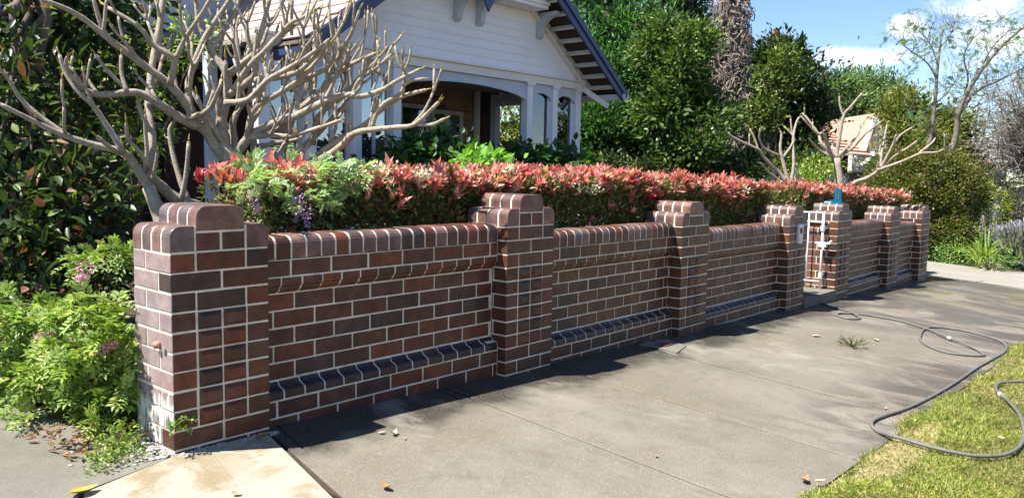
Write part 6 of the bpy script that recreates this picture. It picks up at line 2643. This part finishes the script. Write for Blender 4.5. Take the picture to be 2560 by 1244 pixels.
fallen(985, 1087, .055, 'curled pale fallen leaf at the shadow edge before the first panel', M_DEAD2, .4, .9)
fallen(955, 1084, .040, 'thin straw-coloured leaf sliver in the shadow edge beside the curled pale leaf', M_DEAD2, -.2, .2)
fallen(1012, 1098, .022, 'tiny orange leaf scrap on the path right of the curled pale leaf', M_DEAD, 1.0)
fallen(965, 1222, .060, 'crumpled tan leaf on the joint between pale crossover and path', M_DEAD, 1.4, .8)
fallen(2040, 841, .085, 'grey-white fallen leaf on the path left of the weed', M_DEAD2, -.3, .15)
fallen(2190, 851, .080, 'cream fallen leaf on the path right of the weed', M_DEAD2, .6, .2)
fallen(2012, 1204, .075, 'large curled brown leaf at the lawn edge', M_DEAD, .2, .7)
fallen(2050, 1216, .060, 'paler brown leaf on the grass beside the curled brown one', M_DEAD2, -.5, .3, .02)
fallen(210, 1236, .11, 'big yellow-brown leaf at the bottom left corner', M_DEADY, .1, .3, .006)
fallen(660, 1092, .075, 'yellow leaf against the foot of the end pier', M_DEADY, .3, .2, .004)
fallen(590, 1240, .04, 'orange leaf scrap on the pale crossover at the bottom', M_DEAD, -.6, .4, .006)
fallen(2500, 1112, .05, 'pale dry leaf lying on the grass inside the hose bend', M_DEAD2, .8, .3, .035)
fallen(2215, 1022, .03, 'small pale chip on the path above the hose bend', M_DEAD2, .1, .2)
fallen(1640, 1142, .03, 'small brown leaf on the open path', M_DEAD, .9, .4)
fallen(2105, 905, .02, 'tiny dark leaf below the weed', M_DEAD, .2, .3)

# weed growing in a path joint
wd = empty('path_weed', 'small grey-green weed tuft growing in a joint of the footpath', 'weed')
q = on_ground(2128, 866)
n = 150
a = rng.uniform(0, 6.28, n)
D = unit(np.stack([np.cos(a), np.sin(a), rng.uniform(.15, 1.1, n)], 1))
r = rng.uniform(0, .13, n)
P = q + D * r[:, None] * np.array([1, 1, .75])
v, f = leaf_arrays(P, unit(D + rng.normal(0, .5, (n, 3))), rng.normal(size=(n, 3)), rng.uniform(.02, .045, n), rng.uniform(.006, .012, n), OVAL)
o = link('leaves', tri_mesh('leaves', [(v, f, pick([(2, (.20, .26, .10)), (1, (.28, .33, .15)), (1, (.14, .2, .06))], n))], M_LEAF), wd)
o['kind'] = 'stuff'
m = MB()
for k in range(16):
    m.tube([q, q + D[k] * .07 + [0, 0, .01], q + D[k] * .14], [.003, .0025, .0015], 4)
m.build('stems', M_TWIG, wd)['kind'] = 'stuff'
# weed on the near corner of the end pier
wd = empty('wall_weed', 'little green weed rooted in the near corner of the end pier', 'weed')
q = np.array([-.015, -.004, .105])
m = MB()
tips = []
for e in ([.09, -.03, .03], [.05, -.04, .055], [-.03, -.04, .04], [.075, -.035, -.02], [-.02, -.03, -.02]):
    pp = smooth_path([q, q + np.array(e) * .55 + [0, 0, .018], q + np.array(e)], 3)
    m.tube(pp, .0015, 4)
    tips += pp[1:]
m.build('stems', M_IRIS, wd)
tips = np.repeat(np.array(tips), 3, 0)
n = len(tips)
v, f = leaf_arrays(tips, rng.normal(size=(n, 3)) + [0, -.5, .2], np.array([[0, -.8, .6]] * n) + rng.normal(0, .3, (n, 3)), rng.uniform(.012, .022, n), rng.uniform(.008, .013, n), OVAL)
o = link('leaves', tri_mesh('leaves', [(v, f, pick([(2, (.22, .36, .06)), (1, (.3, .42, .1))], n))], M_LEAF), wd)
o['kind'] = 'stuff'
# weeds, pebbles and leaf litter at the foot of the end pier
c1, cc = crown([(-.20, .10, gz(-.2, .1) + .045, .10, .09, .05), (-.28, .02, gz(-.28, 0) + .03, .10, .06, .035), (-.13, .22, .06, .08, .10, .06)], 90, 9, .035, .016, .011, [(3, (.22, .33, .05)), (2, (.15, .25, .04)), (1, (.33, .35, .1))], .3, shape=OVAL)
plant('groundcover', 'low bright weeds at the edge of the driveway by the end pier', 'weed', [c1], M_LEAF, crown_name='foliage')
b = MB()
b.add([(-.40, -.15, gz(-.4, -.15) - .006), (-.02, -.02, gz(0, 0) - .004), (.0, .36, .012), (.3, 1.7, .03), (-.35, 1.7, .02), (-.36, .8, .02)], [(0, 1, 2, 3, 4, 5)])
tag(b.build('garden_bed', M_SOIL), kind='structure')
gm = MB()
M_PEB = plain('pale_pebble', (.42, .40, .37), .8, (.25, .23, .21), 25, .3)
ico = [(0, 0, 1), (.894, 0, .447), (.276, .851, .447), (-.724, .526, .447), (-.724, -.526, .447), (.276, -.851, .447), (.724, .526, -.447), (-.276, .851, -.447), (-.894, 0, -.447), (-.276, -.851, -.447), (.724, -.526, -.447), (0, 0, -1)]
icf = [(0, 1, 2), (0, 2, 3), (0, 3, 4), (0, 4, 5), (0, 5, 1), (1, 6, 2), (2, 7, 3), (3, 8, 4), (4, 9, 5), (5, 10, 1), (6, 7, 2), (7, 8, 3), (8, 9, 4), (9, 10, 5), (10, 6, 1), (7, 6, 11), (8, 7, 11), (9, 8, 11), (10, 9, 11), (6, 10, 11)]
for k in range(420):
    if k < 260:
        x, y = -abs(R.gauss(.0, .09)) - .008, R.uniform(-.02, .36)
    else:
        x, y = R.uniform(0, .5), -abs(R.gauss(0, .016)) - .004
    s = R.choice([.004, .005, .006, .008, .011, .014]) * (1 if k < 260 else .7)
    z = gz(x, y) + s * .3
    gm.add([(x + a * s * R.uniform(.8, 1.3), y + b_ * s * R.uniform(.8, 1.3), z + c_ * s * .75) for a, b_, c_ in ico], icf)
tag(gm.build('gravel', M_PEB, smooth=False), 'loose pale pebbles and mortar crumbs round the foot of the end pier', 'gravel', kind='stuff')
# brown leaf litter in the bed
n = 500
P = np.stack([rng.uniform(-.38, .1, n), rng.uniform(.15, 1.5, n), np.full(n, .035)], 1)
v, f = leaf_arrays(P, rng.normal(size=(n, 3)) * [1, 1, .25], np.array([[0, 0, 1.0]] * n) + rng.normal(0, .4, (n, 3)), rng.uniform(.03, .07, n), rng.uniform(.012, .024, n), OVAL)
o = link('leaf_litter', tri_mesh('leaf_litter', [(v, f, pick([(2, (.25, .13, .07)), (2, (.36, .20, .11)), (1, (.15, .08, .05))], n))], M_LEAF))
tag(o, 'dry brown leaf litter under the feathery shrub', 'leaf litter', kind='stuff')
